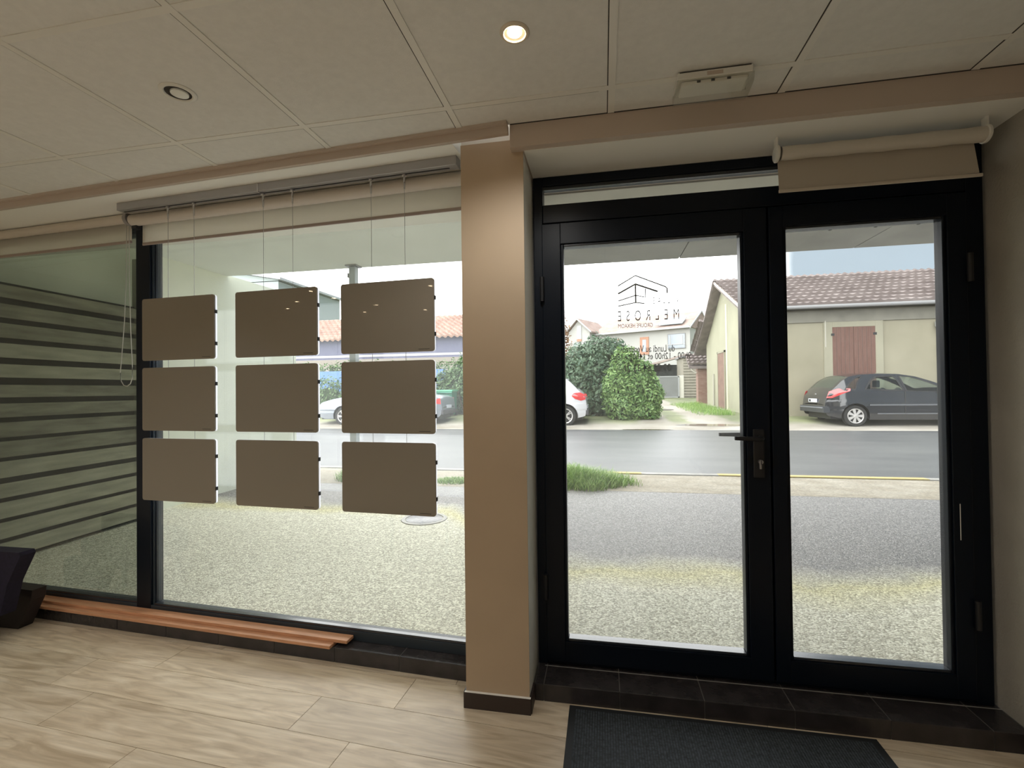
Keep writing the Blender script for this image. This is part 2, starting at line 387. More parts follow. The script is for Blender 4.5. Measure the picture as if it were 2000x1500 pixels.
def leaf(x0, x1, gx0, gx1, gz0, gz1, nm='door_leaf'):
    yy0, yy1 = 2.132, 2.20
    z0, z1 = .090, 2.046
    b = MB()
    b.box(x0, gx0 - .012, yy0, yy1, z0, z1, .003).box(gx1 + .012, x1, yy0, yy1, z0, z1, .003)
    b.box(gx0 - .013, gx1 + .013, yy0 + .0005, yy1, z0, gz0 - .012, .002).box(gx0 - .013, gx1 + .013, yy0 + .0005, yy1, gz1 + .012, z1, .002)
    l = b.build(nm, M_frame, dr)
    b = MB()
    for a in ((gx0, gx1, gz0 - .012, gz0), (gx0, gx1, gz1, gz1 + .012)):
        b.box(a[0], a[1], yy0 + .008, yy1 - .01, a[2], a[3], .003)
    b.build('glazing_bead', M_bead, l)
    b = MB()
    for a in ((gx0 - .012, gx0, gz0 - .012, gz1 + .012), (gx1, gx1 + .012, gz0 - .012, gz1 + .012)):
        b.box(a[0], a[1], yy0 + .008, yy1 - .01, a[2], a[3], .003)
    b.build('glazing_bead', M_frame, l)
    MB().box(gx0 - .004, gx1 + .004, 2.163, 2.169, gz0 - .004, gz1 + .004).build('glass_pane', M_glassD, l)
    return l
L1 = leaf(-.262, .676, -.166, .574, .190, 1.940)
L2 = leaf(.684, 1.390, .752, 1.312, .193, 1.950)
MB().box(.664, .697, 2.2005, 2.208, .086, 2.056).box(-.264, 1.396, 2.2005, 2.208, 2.040, 2.056).box(-.264, 1.396, 2.2005, 2.208, .084, .098).box(1.384, 1.396, 2.2005, 2.208, .09, 2.05).build('weather_strip', M_frame, dr)
# hinges
for x, z in ((-.262, .42), (-.262, 1.75)): MB().lathe([(0, -.055), (.010, -.055), (.010, .055), (0, .055)], T(x, 2.122, z), 12).build('hinge', M_black, L1, True)
for x, z in ((1.392, .42), (1.392, 1.75)): MB().lathe([(0, -.055), (.010, -.055), (.010, .055), (0, .055)], T(x, 2.122, z), 12).build('hinge', M_black, L2, True)
MB().box(1.345, 1.348, 2.1315, 2.134, .70, .84).build('shoot_bolt_slot', M_white, L2)
# handle: inner and outer lever, plate and cylinder
MB().box(.607, .651, 2.122, 2.133, .925, 1.125, .004).build('lock_plate', M_black, L1)
MB().box(.607, .651, 2.199, 2.210, .925, 1.125, .004).build('lock_plate', M_black, L1)
MB().tube([(.630, 2.13, 1.090), (.630, 2.085, 1.090), (.622, 2.078, 1.090), (.585, 2.075, 1.090), (.525, 2.078, 1.092)], [.010, .010, .010, .0095, .008], 12).build('lever', M_black, L1, True)
o_ = MB().tube([(.630, 2.20, 1.090), (.630, 2.25, 1.090), (.622, 2.257, 1.090), (.585, 2.26, 1.090), (.505, 2.26, 1.090)], [.010, .010, .010, .0095, .008], 12).build('lever', mat('grey_lever', (.12, .12, .13), .4, .5), L1, True); o_['label'] = 'grey outer lever'
b = MB().lathe([(0, -.004), (.0085, -.004), (.0085, .012), (0, .012)], T(.632, 2.118, .992) @ Matrix.Rotation(PI / 2, 4, 'X'), 20)
b.box(.6275, .6365, 2.112, 2.122, .962, .990, .002); o_ = b.build('lock_cylinder', M_alu, L1, True); o_['label'] = 'steel key cylinder'
MB().box(.631, .633, 2.1040, 2.1045, .982, 1.000).build('keyhole', M_black, o_)

# vinyl lettering on the outside of the left leaf (reads correctly from the street)
LY = 2.1705
def text(s, xc, zc, width, height, m, name, par, weight=0.0):
    cu = bpy.data.curves.new('t', 'FONT'); cu.body = s; cu.size = 1; cu.align_x = 'CENTER'; cu.offset = weight
    o = bpy.data.objects.new('t', cu); C.objects.link(o); bpy.context.view_layer.update()
    me = bpy.data.meshes.new_from_object(o.evaluated_get(bpy.context.evaluated_depsgraph_get())); bpy.data.objects.remove(o)
    X = [v.co.x for v in me.vertices]; Y = [v.co.y for v in me.vertices]
    sx = width / (max(X) - min(X)); sy = height / (max(Y) - min(Y)); cx = (max(X) + min(X)) / 2; cy = (max(Y) + min(Y)) / 2
    for v in me.vertices:   # facing +y: text right is world -x
        v.co = Vector((xc - (v.co.x - cx) * sx, LY, zc + (v.co.y - cy) * sy))
    me.materials.clear(); me.materials.append(m)
    ob = bpy.data.objects.new(name, me); C.objects.link(ob); ob.parent = par; return ob
text('V  I  L  L  A  S', .277, 1.685, .110, .030, M_vinyl2, 'lettering', L1, .010)
text('M  E  L  R  O  S  E', .200, 1.622, .260, .046, M_vinyl, 'lettering', L1, .0)
text('GROUPE HEXAOM', .145, 1.578, .148, .018, M_vinyl2, 'lettering', L1, .0)
text('du Lundi au Vendredi', .197, 1.474, .226, .030, M_vinyl, 'lettering', L1, .004)
text('9h00 - 12h00 et 14h00 - 18h00', .200, 1.441, .355, .028, M_vinyl, 'lettering', L1, .004)
text('09 83 64 33 21', .195, 1.390, .196, .032, M_vinyl, 'lettering', L1, .004)
def stroke(pts, wd, m, name='logo_line'):
    b = MB(); n = len(pts); off = []
    for i, (x, z) in enumerate(pts):
        a = Vector(pts[max(i - 1, 0)]); c = Vector(pts[min(i + 1, n - 1)]); d = (c - a).normalized(); nn = Vector((-d.y, d.x)) * wd / 2
        off.append(((x + nn.x, LY, z + nn.y), (x - nn.x, LY, z - nn.y)))
    for p, q in zip(off, off[1:]): b.poly([p[0], q[0], q[1], p[1]])
    return b
b = MB()
def addstroke(pts, wd):
    n = len(pts); off = []
    for i, (x, z) in enumerate(pts):
        a = Vector(pts[max(i - 1, 0)]); c = Vector(pts[min(i + 1, n - 1)]); d = (c - a).normalized(); nn = Vector((-d.y, d.x)) * wd / 2
        off.append(((x + nn.x, LY, z + nn.y), (x - nn.x, LY, z - nn.y)))
    for p, q in zip(off, off[1:]): b.poly([p[0], q[0], q[1], p[1]])
addstroke([(.072, 1.757), (.148, 1.800), (.275, 1.744), (.282, 1.737), (.282, 1.715)], .0055)
addstroke([(.072, 1.722), (.148, 1.762), (.243, 1.724)], .0080)
addstroke([(.072, 1.690), (.148, 1.712), (.190, 1.702), (.190, 1.740)], .0050)
addstroke([(.148, 1.760), (.148, 1.682)], .007)
addstroke([(.072, 1.667), (.148, 1.680), (.186, 1.674)], .0050)
b.build('logo', M_vinyl2, L1)

# ================================================================== interior things
# cable rail with sliders
rl = wempty('display_rail'); tag(rl, 'long slim aluminium cable rail fixed under the window soffit', 'rail')
MB().box(-1.88, .036, -.172, -.122, 2.278, 2.3175, .002).build('rail_body', M_alu, rl)
MB().box(-1.86, .0, -.149, -.141, 2.2765, 2.2785).build('slot', M_black, rl)
MB().box(.036, .042, -.174, -.120, 2.276, 2.317, .001).build('end_cap', M_alu, rl)
MB().box(-.985, -.980, -.174, -.120, 2.275, 2.317).build('rail_joint', M_chrome, rl)
VP = -.1445
def cable(u, label):
    c = wempty('hanging_cable'); tag(c, label, 'cable', 'cables holding the display panels')
    MB().lathe([(0, 0), (.011, 0), (.011, .006), (.006, .008), (0, .008)], T(u, VP, 2.269), 16).build('glider', M_chrome, c, True)
    MB().lathe([(0, -.060), (.0035, -.060), (.0045, -.035), (.0045, -.034), (.0055, -.032), (.0055, 0), (0, 0)], T(u, VP, 2.270), 12).build('gripper', M_chrome, c, True)
    MB().tube([(u, VP, 2.215), (u, VP, .90)], .0011, 6).build('wire', M_alu, c)
    return c
cols = {'left': -1.482, 'middle': -.892, 'right': -.302}
for cn, uc in cols.items():
    for side, du in (('left', -.084), ('right', .084)):
        cable(uc + du, f'{side} thin steel cable of the {cn} column of display panels')
# display panels
def panel(uc, zc, label, h):
    e = wempty('light_display'); tag(e, label, 'display', 'lit display panels hanging in the window')
    W = .462
    def rr(w, hh, y0, y1, r):
        pts = []
        for cx, cz, a0 in ((w / 2 - r, hh / 2 - r, 0), (-w / 2 + r, hh / 2 - r, 90), (-w / 2 + r, -hh / 2 + r, 180), (w / 2 - r, -hh / 2 + r, 270)):
            for k in range(6): a = R(a0 + k * 18); pts.append((uc + cx + r * math.cos(a), y0, zc + cz + r * math.sin(a)))
        return MB().prism(pts, (0, y1 - y0, 0))
    rr(W, h, -.1665, -.1585, .012).build('back_cover', M_panel, e)
    rr(W - .002, h - .002, -.1585, -.1480, .012).build('acrylic_edge', M_rim, e)
    rr(W - .02, h - .02, -.1479, -.1470, .008).build('light_face', M_glow, e)
    for dz in (.075, -.085):
        MB().box(uc + W / 2 - .0005, uc + W / 2 + .0035, -.163, -.150, zc + dz - .009, zc + dz + .009, .001).build('clip', M_black, e)
    MB().box(uc + W / 2 - .075, uc + W / 2 - .022, -.1669, -.1664, zc - h / 2 + .010, zc - h / 2 + .012).build('maker_mark', M_black, e)
    return e
rown = ['top', 'middle', 'bottom']
for cn, uc in cols.items():
    for rn, zc, h in zip(rown, (1.6345, 1.2735, .9110), (.322, .325, .320)):
        panel(uc, zc, f'brown-backed rounded display panel in the {rn} row, {cn} column of the window', h)

# roller blinds
def cloth(name, col, k):
    m = bpy.data.materials.new(name); m.use_nodes = True; t = m.node_tree; b = t.nodes['Principled BSDF']; b.inputs['Base Color'].default_value = (*col, 1); b.inputs['Roughness'].default_value = .9
    tr = N(t, 'ShaderNodeBsdfTranslucent'); tr.inputs[0].default_value = (*col, 1); mm = N(t, 'ShaderNodeMixShader'); mm.inputs[0].default_value = k
    tc = N(t, 'ShaderNodeTexCoord'); mp = N(t, 'ShaderNodeMapping'); mp.inputs['Scale'].default_value = (1, 1, 18); n = N(t, 'ShaderNodeTexNoise'); n.inputs['Scale'].default_value = 4; bp = N(t, 'ShaderNodeBump'); bp.inputs['Strength'].default_value = .15
    t.links.new(tc.outputs['Object'], mp.inputs[0]); t.links.new(mp.outputs[0], n.inputs['Vector']); t.links.new(n.outputs['Fac'], bp.inputs['Height']); t.links.new(bp.outputs[0], b.inputs['Normal'])
    t.links.new(b.outputs[0], mm.inputs[1]); t.links.new(tr.outputs[0], mm.inputs[2]); t.links.new(mm.outputs[0], t.nodes['Material Output'].inputs[0]); return m
M_cloth = cloth('sheer_blind_fabric', (.90, .87, .80), .65)
def blind_window(u0, u1, vt, zt, rt, zb, label, chain=True):
    e = wempty('roller_blind'); tag(e, label, 'roller blind')
    MB().tube([(u0 + .02, vt, zt), (u1, vt, zt)], rt, 24).build('roller', M_blind, e, True)
    MB().box(u0 + .055, u1, vt + rt - .0035, vt + rt - .0025, zb, zt).build('fabric', M_cloth, e)
    MB().box(u0 + .055, u1, vt + rt - .007, vt + rt + .001, zb - .004, zb + .012, .003).build('bottom_bar', M_blindb, e)
    return e
e = blind_window(-1.925, .045, -.068, 2.262, .031, 2.132, 'cream roller blind nearly rolled up over the clear shop window pane')
MB().lathe([(0, -.012), (.036, -.012), (.038, -.006), (.038, .006), (.036, .012), (0, .012)], T(-1.925, -.068, 2.272) @ Matrix.Rotation(PI / 2, 4, 'Y'), 28).build('bracket', mat('grey_bracket', (.25, .23, .22), .4), e, True)
MB().box(-1.905, -1.87, -.075, -.045, 2.215, 2.232).build('bracket_foot', M_black, e)
MB().box(-1.91, .045, -.100, -.060, 2.294, 2.3175, .002).build('head_profile', M_white, e)
# bead chain loop
pts = []; 
for k in range(25):
    a = k / 24
    pts.append((-1.925 - .022 * min(1, (1 - a) * 1.6 if a < .0 else 1) * 0 + (-.006 - .050 * a ** 3), -.075, 2.245 - .80 * a))
lo = [(-1.957 + .0 - .028 * math.cos(t), -.075, 1.445 - .065 * math.sin(t)) for t in [PI * k / 12 for k in range(0, 13)]]
pl_ = [(-1.940, -.075, 2.25), (-1.943, -.075, 1.95), (-1.957, -.075, 1.70), (-1.978, -.075, 1.50), (-1.988, -.075, 1.42), (-1.982, -.075, 1.375), (-1.962, -.075, 1.350), (-1.938, -.075, 1.345), (-1.915, -.075, 1.358), (-1.901, -.075, 1.39), (-1.900, -.075, 1.45), (-1.912, -.075, 1.65), (-1.921, -.075, 1.95), (-1.922, -.075, 2.25)]
MB().tube(pl_, .0022, 6).build('bead_chain', mat('bead_chain', (.5, .49, .44), .5), e, True)
e2 = wempty('roller_blind'); tag(e2, 'shaded roller blind nearly rolled up over the dark tinted pane', 'roller blind')
MB().tube([(-4.15, -.035, 2.292), (-1.985, -.035, 2.292)], .0255, 24).build('roller', M_blind, e2, True)
MB().box(-4.15, -1.985, -.014, -.012, 2.172, 2.29).build('fabric', M_cloth, e2)
MB().box(-4.15, -1.985, -.018, -.008, 2.160, 2.176, .003).build('bottom_bar', M_blindb, e2)
# door blind
e = empty('roller_blind', (0, 0, 0)); tag(e, 'short white roller blind over the right leaf of the glazed door', 'roller blind')
b = MB()
def roll(i, j):
    x = .690 + (1.368 - .690) * i / 30; a = 2 * PI * j / 24; r = .0255 + .0012 * math.sin(i * .9) + (.001 if i > 18 else 0)
    return (x, 2.005 + r * math.cos(a), 2.205 + r * math.sin(a))
b.grid(roll, 31, 25); b.build('roller', mat('blind_white', (.66, .62, .55), .3), e, True)
for x in (.676, 1.372):
    MB().lathe([(0, -.006), (.028, -.006), (.032, -.003), (.032, .004), (.028, .007), (0, .007)], T(x, 2.005, 2.205) @ Matrix.Rotation(PI / 2, 4, 'Y'), 28).build('end_cap', M_white, e, True)
b = MB()
b.prism([(.688, 2.030, 2.195), (1.352, 2.030, 2.195), (1.368, 2.030, 2.076), (.692, 2.030, 2.070)], (0, .0012, 0)); b.build('fabric', mat('blind_cream', (.50, .45, .38), .8), e)
MB().box(.691, 1.378, 2.026, 2.035, 2.062, 2.074, .002).build('bottom_bar', M_blind, e)
MB().box(.672, .679, 1.992, 2.018, 2.20, 2.266).build('bracket', M_white, e)
MB().box(1.369, 1.376, 1.992, 2.018, 2.20, 2.266).build('bracket', M_white, e)

# emergency light on the ceiling
e = empty('emergency_light', (.38, 1.72, CEIL)); tag(e, 'boxy white emergency light on the ceiling above the door', 'emergency light')
MB().box(-.118, .118, -.055, .045, -.028, -.002, .003).build('housing', M_white, e)
MB().box(-.112, .112, -.0555, -.0545, -.006, -.003).build('seam', M_gap, e)
b = MB(); prof = [(-.055, -.028), (-.045, -.052), (.030, -.062), (.062, -.050), (.062, -.020), (.045, -.020), (.045, -.028)]
b.prism([(-.120, y, z) for y, z in prof], (.242, 0, 0)); b.build('diffuser', M_acr, e)
MB().box(-.105, .105, -.045, .030, -.040, -.0285, .003).build('reflector', M_white, e)
for x in (-.05, -.005, .045): MB().box(x - .006, x + .006, -.047, -.043, -.038, -.031, .001).build('indicator', M_black, e)
MB().box(-.025, .025, -.0557, -.0548, -.022, -.010).build('cover_tab', M_trim, e)

# ceiling downlights
LAMPS = []
def downlight(x, y, on, label, group='ceiling downlights'):
    e = empty('ceiling_downlight', (x, y, CEIL)); tag(e, label, 'downlight', group); q = 1.0 if on else 1.3
    MB().lathe([(q * a_, b_) for a_, b_ in [(.030, .010), (.031, -.001), (.034, -.005), (.040, -.005), (.044, -.001), (.044, .0015), (.03, .010)]], None, 36).build('trim_ring', M_white if not on else mat('warm_ring', (.7, .62, .5), .3), e, True)
    MB().lathe([(.032 * q, -.002), (.028 * q, .0006), (.026 * q, .0009), (0, .00095)], None, 36).build('reflector', M_refl if on else M_gap, e, True)
    if on:
        MB().lathe([(0, -.006), (.012, -.0055), (.020, -.002), (.021, .0005)], None, 28).build('bulb', M_lamp, e, True)
        l = bpy.data.lights.new('spot_lamp', 'SPOT'); l.energy = 20; l.color = (1.0, .99, .96); l.spot_size = R(150); l.spot_blend = 0.6; l.shadow_soft_size = .03
        lo = bpy.data.objects.new('spot_lamp', l); C.objects.link(lo); lo.parent = e; lo.location = (0, 0, -.02)
    else:
        MB().lathe([(0, -.008), (.018, -.0075), (.028, -.004), (.0285, .0008)], T(.002, .004, 0), 28).build('bulb', M_lens, e, True)
    return e
downlight(-.243, 1.38, True, 'lit round ceiling downlight glowing warm white')
downlight(-1.454, 1.416, False, 'unlit round white ceiling downlight')
for i, (x, y) in enumerate([(-3.11, -1.18), (-3.55, -1.57), (-2.73, -1.72), (-2.0, -.46), (-3.83, -.65), (-4.28, -.99), (-3.28, -.24), (-.6, -1.6), (.6, -2.8), (-1.9, -3.0)]):
    e = downlight(x, y, True, 'lit ceiling downlight in the back of the room', 'downlights behind the viewpoint')

# wooden boards lying on the plinth
def board(u0, u1, v0, v1, z0, z1, label, skew=0):
    o = MB().box(u0, u1, v0, v1, z0, z1, .0015, M=None).build('wooden_board', M_pwood, M=WM)
    return tag(o, label, 'board', 'loose boards on the window plinth')
board(-2.76, -.585, -.062, -.004, .0855, .1005, 'upper reddish pine board lying against the window frame')
board(-2.70, -.655, -.098, -.028, .0702, .0853, 'lower pine board poking out under the top board')

# door mat
e = empty('door_mat', (0, 0, 0)); tag(e, 'dark grey ribbed entrance mat with black rubber edge before the door', 'door mat')
MB().box(-.152, .966, 1.20, 1.975, .0002, .006, .002).build('rubber_border', M_rub, e)
b = MB()
n = 110
for k in range(n):
    x = -.125 + (.94 + .125) * k / n
    b.box(x, x + .0072, 1.225, 1.950, .005, .0085)
b.build('carpet', M_mat, e)

# things at the left edge: dark chair back and a dark box
e = empty('lounge_chair', (-3.086, 1.98, 0)); tag(e, 'dark navy upholstered chair cut off by the left edge', 'chair')
b = MB(); b.prism([(-.30, -.03, .15), (-.02, -.03, .15), (.03, -.03, .32), (.115, -.03, .47), (.105, -.03, .487), (-.30, -.03, .487)], (0, .07, 0))
b.build('wing', M_navy, e)
MB().box(-.55, -.08, -.42, .03, .12, .30, .03).build('seat', M_navy, e)
for x in (-.50, -.14):
    for y in (-.37, 0.0): MB().tube([(x, y, 0), (x, y, .13)], [.012, .016], 10).build('leg', M_black, e, True)
e = tag(MB().prism([(-3.50, 2.10, 0.001), (-3.215, 2.10, .001), (-3.125, 2.10, .165), (-3.115, 2.10, .222), (-3.50, 2.10, .235)], (0, .07, 0)).build('dark_box', M_box), 'dark brown box with slanted side on the floor by the left pane', 'box')
# low table corner, bottom left
e = empty('low_table', (-1.36, .84, 0)); tag(e, 'pale wood low table, only its corner showing bottom left', 'table')
MB().box(-.60, 0, -.60, 0, .425, .45, .003).build('tabletop', mat('pale_wood', (.62, .50, .34), .5), e)
for x in (-.55, -.05):
    for y in (-.55, -.05): MB().tube([(x, y, 0), (x, y, .425)], .015, 10).build('leg', M_black, e, True)

# ================================================================== OUTSIDE
def zg(y):
    K = [(2.3, .066), (7.0, .08), (14.0, .12), (15, .18), (17, .33), (24, .47), (30, .67), (60, 1.5), (120, 2.5)]
    for (a, za), (b, zb) in zip(K, K[1:]):
        if y <= b: return za + (zb - za) * (y - a) / (b - a)
    return K[-1][1]
def strip(ys, x0, x1, name, m, nx=2, dz=0.0):
    b = MB(); xs = [x0 + (x1 - x0) * i / (nx - 1) for i in range(nx)]
    b.grid(lambda i, j: (xs[i], ys[j], zg(ys[j]) + dz), nx, len(ys)); return b.build(name, m)
# pavement: exposed aggregate, dry near the glass, wet beyond
def m_pave():
    m = bpy.data.materials.new('aggregate_pavement'); m.use_nodes = True; t = m.node_tree; b = t.nodes['Principled BSDF']
    tc = N(t, 'ShaderNodeTexCoord'); v = N(t, 'ShaderNodeTexVoronoi'); v.inputs['Scale'].default_value = 105
    t.links.new(tc.outputs['Object'], v.inputs['Vector'])
    sp = N(t, 'ShaderNodeSeparateColor'); t.links.new(v.outputs['Color'], sp.inputs[0])
    rd = N(t, 'ShaderNodeValToRGB'); e = rd.color_ramp.elements; e[0].color = (.36, .34, .26, 1); e[1].color = (.96, .95, .80, 1); e[0].position = .0; e[1].position = 1
    rd.color_ramp.elements.new(.55).color = (.66, .645, .52, 1)
    rw = N(t, 'ShaderNodeValToRGB'); e = rw.color_ramp.elements; e[0].color = (.08, .078, .075, 1); e[1].color = (.30, .29, .275, 1)
    rw.color_ramp.elements.new(.55).color = (.155, .15, .145, 1)
    t.links.new(sp.outputs[0], rd.inputs[0]); t.links.new(sp.outputs[0], rw.inputs[0])
    s = N(t, 'ShaderNodeSeparateXYZ'); t.links.new(tc.outputs['Object'], s.inputs[0])
    no = N(t, 'ShaderNodeTexNoise'); no.inputs['Scale'].default_value = 1.1; no.inputs['Detail'].default_value = 4; t.links.new(tc.outputs['Object'], no.inputs['Vector'])
    a = N(t, 'ShaderNodeMath', operation='MULTIPLY_ADD'); a.inputs[1].default_value = .9; t.links.new(no.outputs['Fac'], a.inputs[0]); t.links.new(s.outputs['Y'], a.inputs[2])
    # boundary y=3.45 on the right, farther on the left
    a2 = N(t, 'ShaderNodeMapRange'); a2.inputs['From Min'].default_value = -1.6; a2.inputs['From Max'].default_value = -.4; a2.inputs['To Min'].default_value = 1.3; a2.inputs['To Max'].default_value = 0; t.links.new(s.outputs['X'], a2.inputs['Value'])
    sb = N(t, 'ShaderNodeMath', operation='SUBTRACT'); t.links.new(a.outputs[0], sb.inputs[0]); t.links.new(a2.outputs[0], sb.inputs[1])
    wt = N(t, 'ShaderNodeMapRange'); wt.inputs['From Min'].default_value = 3.72; wt.inputs['From Max'].default_value = 4.12; t.links.new(sb.outputs[0], wt.inputs['Value'])
    mxx = N(t, 'ShaderNodeMix', data_type='RGBA'); t.links.new(wt.outputs[0], mxx.inputs['Factor']); t.links.new(rd.outputs[0], mxx.inputs['A']); t.links.new(rw.outputs[0], mxx.inputs['B'])
    # mossy tint along the drip line
    ms = N(t, 'ShaderNodeValToRGB'); e = ms.color_ramp.elements; e[0].position = .30; e[0].color = (0, 0, 0, 1); e[1].position = .62; e[1].color = (0, 0, 0, 1); ms.color_ramp.elements.new(.46).color = (.75, .75, .75, 1)
    mr = N(t, 'ShaderNodeMapRange'); mr.inputs['From Min'].default_value = 3.0; mr.inputs['From Max'].default_value = 4.6; t.links.new(sb.outputs[0], mr.inputs['Value']); t.links.new(mr.outputs[0], ms.inputs[0])
    mo = N(t, 'ShaderNodeMix', data_type='RGBA', blend_type='MULTIPLY'); mo.inputs['B'].default_value = (.86, .82, .50, 1)
    t.links.new(ms.outputs[0], mo.inputs['Factor']); t.links.new(mxx.outputs['Result'], mo.inputs['A']); t.links.new(mo.outputs['Result'], b.inputs['Base Color'])
    rg = N(t, 'ShaderNodeMapRange'); rg.inputs['To Min'].default_value = .75; rg.inputs['To Max'].default_value = .55; t.links.new(wt.outputs[0], rg.inputs['Value']); t.links.new(rg.outputs[0], b.inputs['Roughness'])
    bp = N(t, 'ShaderNodeBump'); bp.inputs['Strength'].default_value = .55; bp.inputs['Distance'].default_value = .006; bp.invert = True
    t.links.new(v.outputs['Distance'], bp.inputs['Height']); t.links.new(bp.outputs[0], b.inputs['Normal'])
    return m
struct(strip([2.25, 3, 4, 5.0, 5.84], -30, 30, 'ground_pavement', m_pave()), 'exposed aggregate pavement outside the glass')
M_verge = mat('sandy_gravel', (.30, .26, .19), .85, noise=(3.0, .2, 6, (1, 1.6, 1), (.42, .385, .31)), fine=(55, .75, 1.15), bump=(60, .4))
struct(strip([5.82, 6.3, 6.98], -30, 30, 'ground_verge', M_verge), 'sandy verge between pavement and road')
M_road = mat('wet_asphalt', (.085, .09, .095), .42, spec=.3, noise=(.9, .18, 6, (.5, 1.6, 1), (.135, .14, .14)), fine=(60, .9, 1.08), bump=(120, .15))
struct(strip([6.96, 9, 11.5, 14.0], -60, 60, 'ground_road', M_road), 'wet grey asphalt road')
# kerb with painted yellow dashes
kb = empty('kerb', (0, 7.04, 0)); tag(kb, 'low pale concrete kerb with faded yellow paint along the road', 'kerb')
MB().box(-30, 30, -.06, .06, .05, .092, .008).build('kerb_stones', mat('kerb_concrete', (.40, .39, .36), .8, noise=(5, .2, 5)), kb)
M_yel = mat('faded_yellow_paint', (.50, .38, .10), .7, noise=(9, .2, 4, (1, 4, 1), (.54, .46, .22)))
MB().box(-.62, .52, -.066, .055, .062, .0945).build('yellow_dash', M_yel, kb)
MB().box(1.55, 4.08, -.066, .055, .062, .0945).build('yellow_dash', M_yel, kb)
# far side: gravel shoulder and yard with grass and wheel tracks
def m_yard():
    m = bpy.data.materials.new('yard_ground'); m.use_nodes = True; t = m.node_tree; b = t.nodes['Principled BSDF']; b.inputs['Roughness'].default_value = .8
    tc = N(t, 'ShaderNodeTexCoord'); s = N(t, 'ShaderNodeSeparateXYZ'); t.links.new(tc.outputs['Object'], s.inputs[0])
    n = N(t, 'ShaderNodeTexNoise'); n.inputs['Scale'].default_value = .9; n.inputs['Detail'].default_value = 7; t.links.new(tc.outputs['Object'], n.inputs['Vector'])
    gr = N(t, 'ShaderNodeValToRGB'); e = gr.color_ramp.elements; e[0].color = (.08, .12, .03, 1); e[1].color = (.20, .24, .075, 1); e[0].position = .35; e[1].position = .65; t.links.new(n.outputs['Fac'], gr.inputs[0])
    sd = N(t, 'ShaderNodeValToRGB'); e = sd.color_ramp.elements; e[0].color = (.28, .255, .205, 1); e[1].color = (.42, .39, .34, 1); e[0].position = .35; e[1].position = .65; t.links.new(n.outputs['Fac'], sd.inputs[0])
    # track centre drifts right as it nears the road: xc = 2.6 + (y-24)*-.06 ; u = x - xc
    tr = N(t, 'ShaderNodeMath', operation='MULTIPLY_ADD'); tr.inputs[1].default_value = .03; tr.inputs[2].default_value = -3.35; t.links.new(s.outputs['Y'], tr.inputs[0])
    u = N(t, 'ShaderNodeMath', operation='ADD'); t.links.new(s.outputs['X'], u.inputs[0]); t.links.new(tr.outputs[0], u.inputs[1])
    nn = N(t, 'ShaderNodeMath', operation='MULTIPLY_ADD'); nn.inputs[1].default_value = .9; t.links.new(n.outputs['Fac'], nn.inputs[0]); t.links.new(u.outputs[0], nn.inputs[2])
    ab = N(t, 'ShaderNodeMath', operation='ABSOLUTE'); t.links.new(nn.outputs[0], ab.inputs[0])
    rp = N(t, 'ShaderNodeValToRGB'); e = rp.color_ramp.elements   # grass strip in the middle, sandy ruts, grass outside
    mr = N(t, 'ShaderNodeMapRange'); mr.inputs['From Max'].default_value = 3.0; t.links.new(ab.outputs[0], mr.inputs['Value']); t.links.new(mr.outputs[0], rp.inputs[0])
    e[0].position = .08; e[0].color = (1, 1, 1, 1); e[1].position = .15; e[1].color = (0, 0, 0, 1); rp.color_ramp.elements.new(.40).color = (0, 0, 0, 1); rp.color_ramp.elements.new(.47).color = (1, 1, 1, 1)
    yy = N(t, 'ShaderNodeMapRange'); yy.inputs['From Min'].default_value = 15.6; yy.inputs['From Max'].default_value = 16.6; yn = N(t, 'ShaderNodeMath', operation='MULTIPLY_ADD'); yn.inputs[1].default_value = 1.2; t.links.new(n.outputs['Fac'], yn.inputs[0]); t.links.new(s.outputs['Y'], yn.inputs[2]); t.links.new(yn.outputs[0], yy.inputs['Value'])
    ml = N(t, 'ShaderNodeMath', operation='MULTIPLY'); t.links.new(yy.outputs[0], ml.inputs[0]); t.links.new(rp.outputs[0], ml.inputs[1])
    mx = N(t, 'ShaderNodeMix', data_type='RGBA'); t.links.new(ml.outputs[0], mx.inputs['Factor']); t.links.new(sd.outputs[0], mx.inputs['A']); t.links.new(gr.outputs[0], mx.inputs['B'])
    t.links.new(mx.outputs['Result'], b.inputs['Base Color'])
    return m
struct(strip([13.98, 14.4, 15, 16, 17, 19, 21, 24, 30, 60, 120], -90, 90, 'ground_yard', m_yard()), 'sandy shoulder and grassy yard beyond the road')
def puddle(x, y, rx, ry, sd):
    rnd = random.Random(sd); b = MB(); n = 28
    b.poly([(x + rx * math.cos(2 * PI * k / n) * (1 + rnd.uniform(-.12, .12)), y + ry * math.sin(2 * PI * k / n) * (1 + rnd.uniform(-.12, .12)), zg(y) + .012 + .0 * k) for k in range(n)])
    return b
M_pud = mat('puddle_water', (.16, .13, .10), .03, spec=.8)
for i, (x, y, rx, ry, lab) in enumerate([(3.2, 15.0, 1.0, .22, 'long brown puddle on the shoulder near the wheel tracks'), (2.3, 20.5, .55, .5, 'small puddle in the wheel track beside the hedge'), (1.2, 14.0, .7, .1, 'thin puddle at the far edge of the road')]):
    b = puddle(x, y, rx, ry, i)
    bm_ = b.bm
    if y < 16:
        for v in bm_.verts: v.co.z = zg(v.co.y) + .006
    else:
        for v in bm_.verts: v.co.z = zg(v.co.y) + .006
    tag(b.build('puddle', M_pud), lab, 'puddle', 'puddles beyond the road')
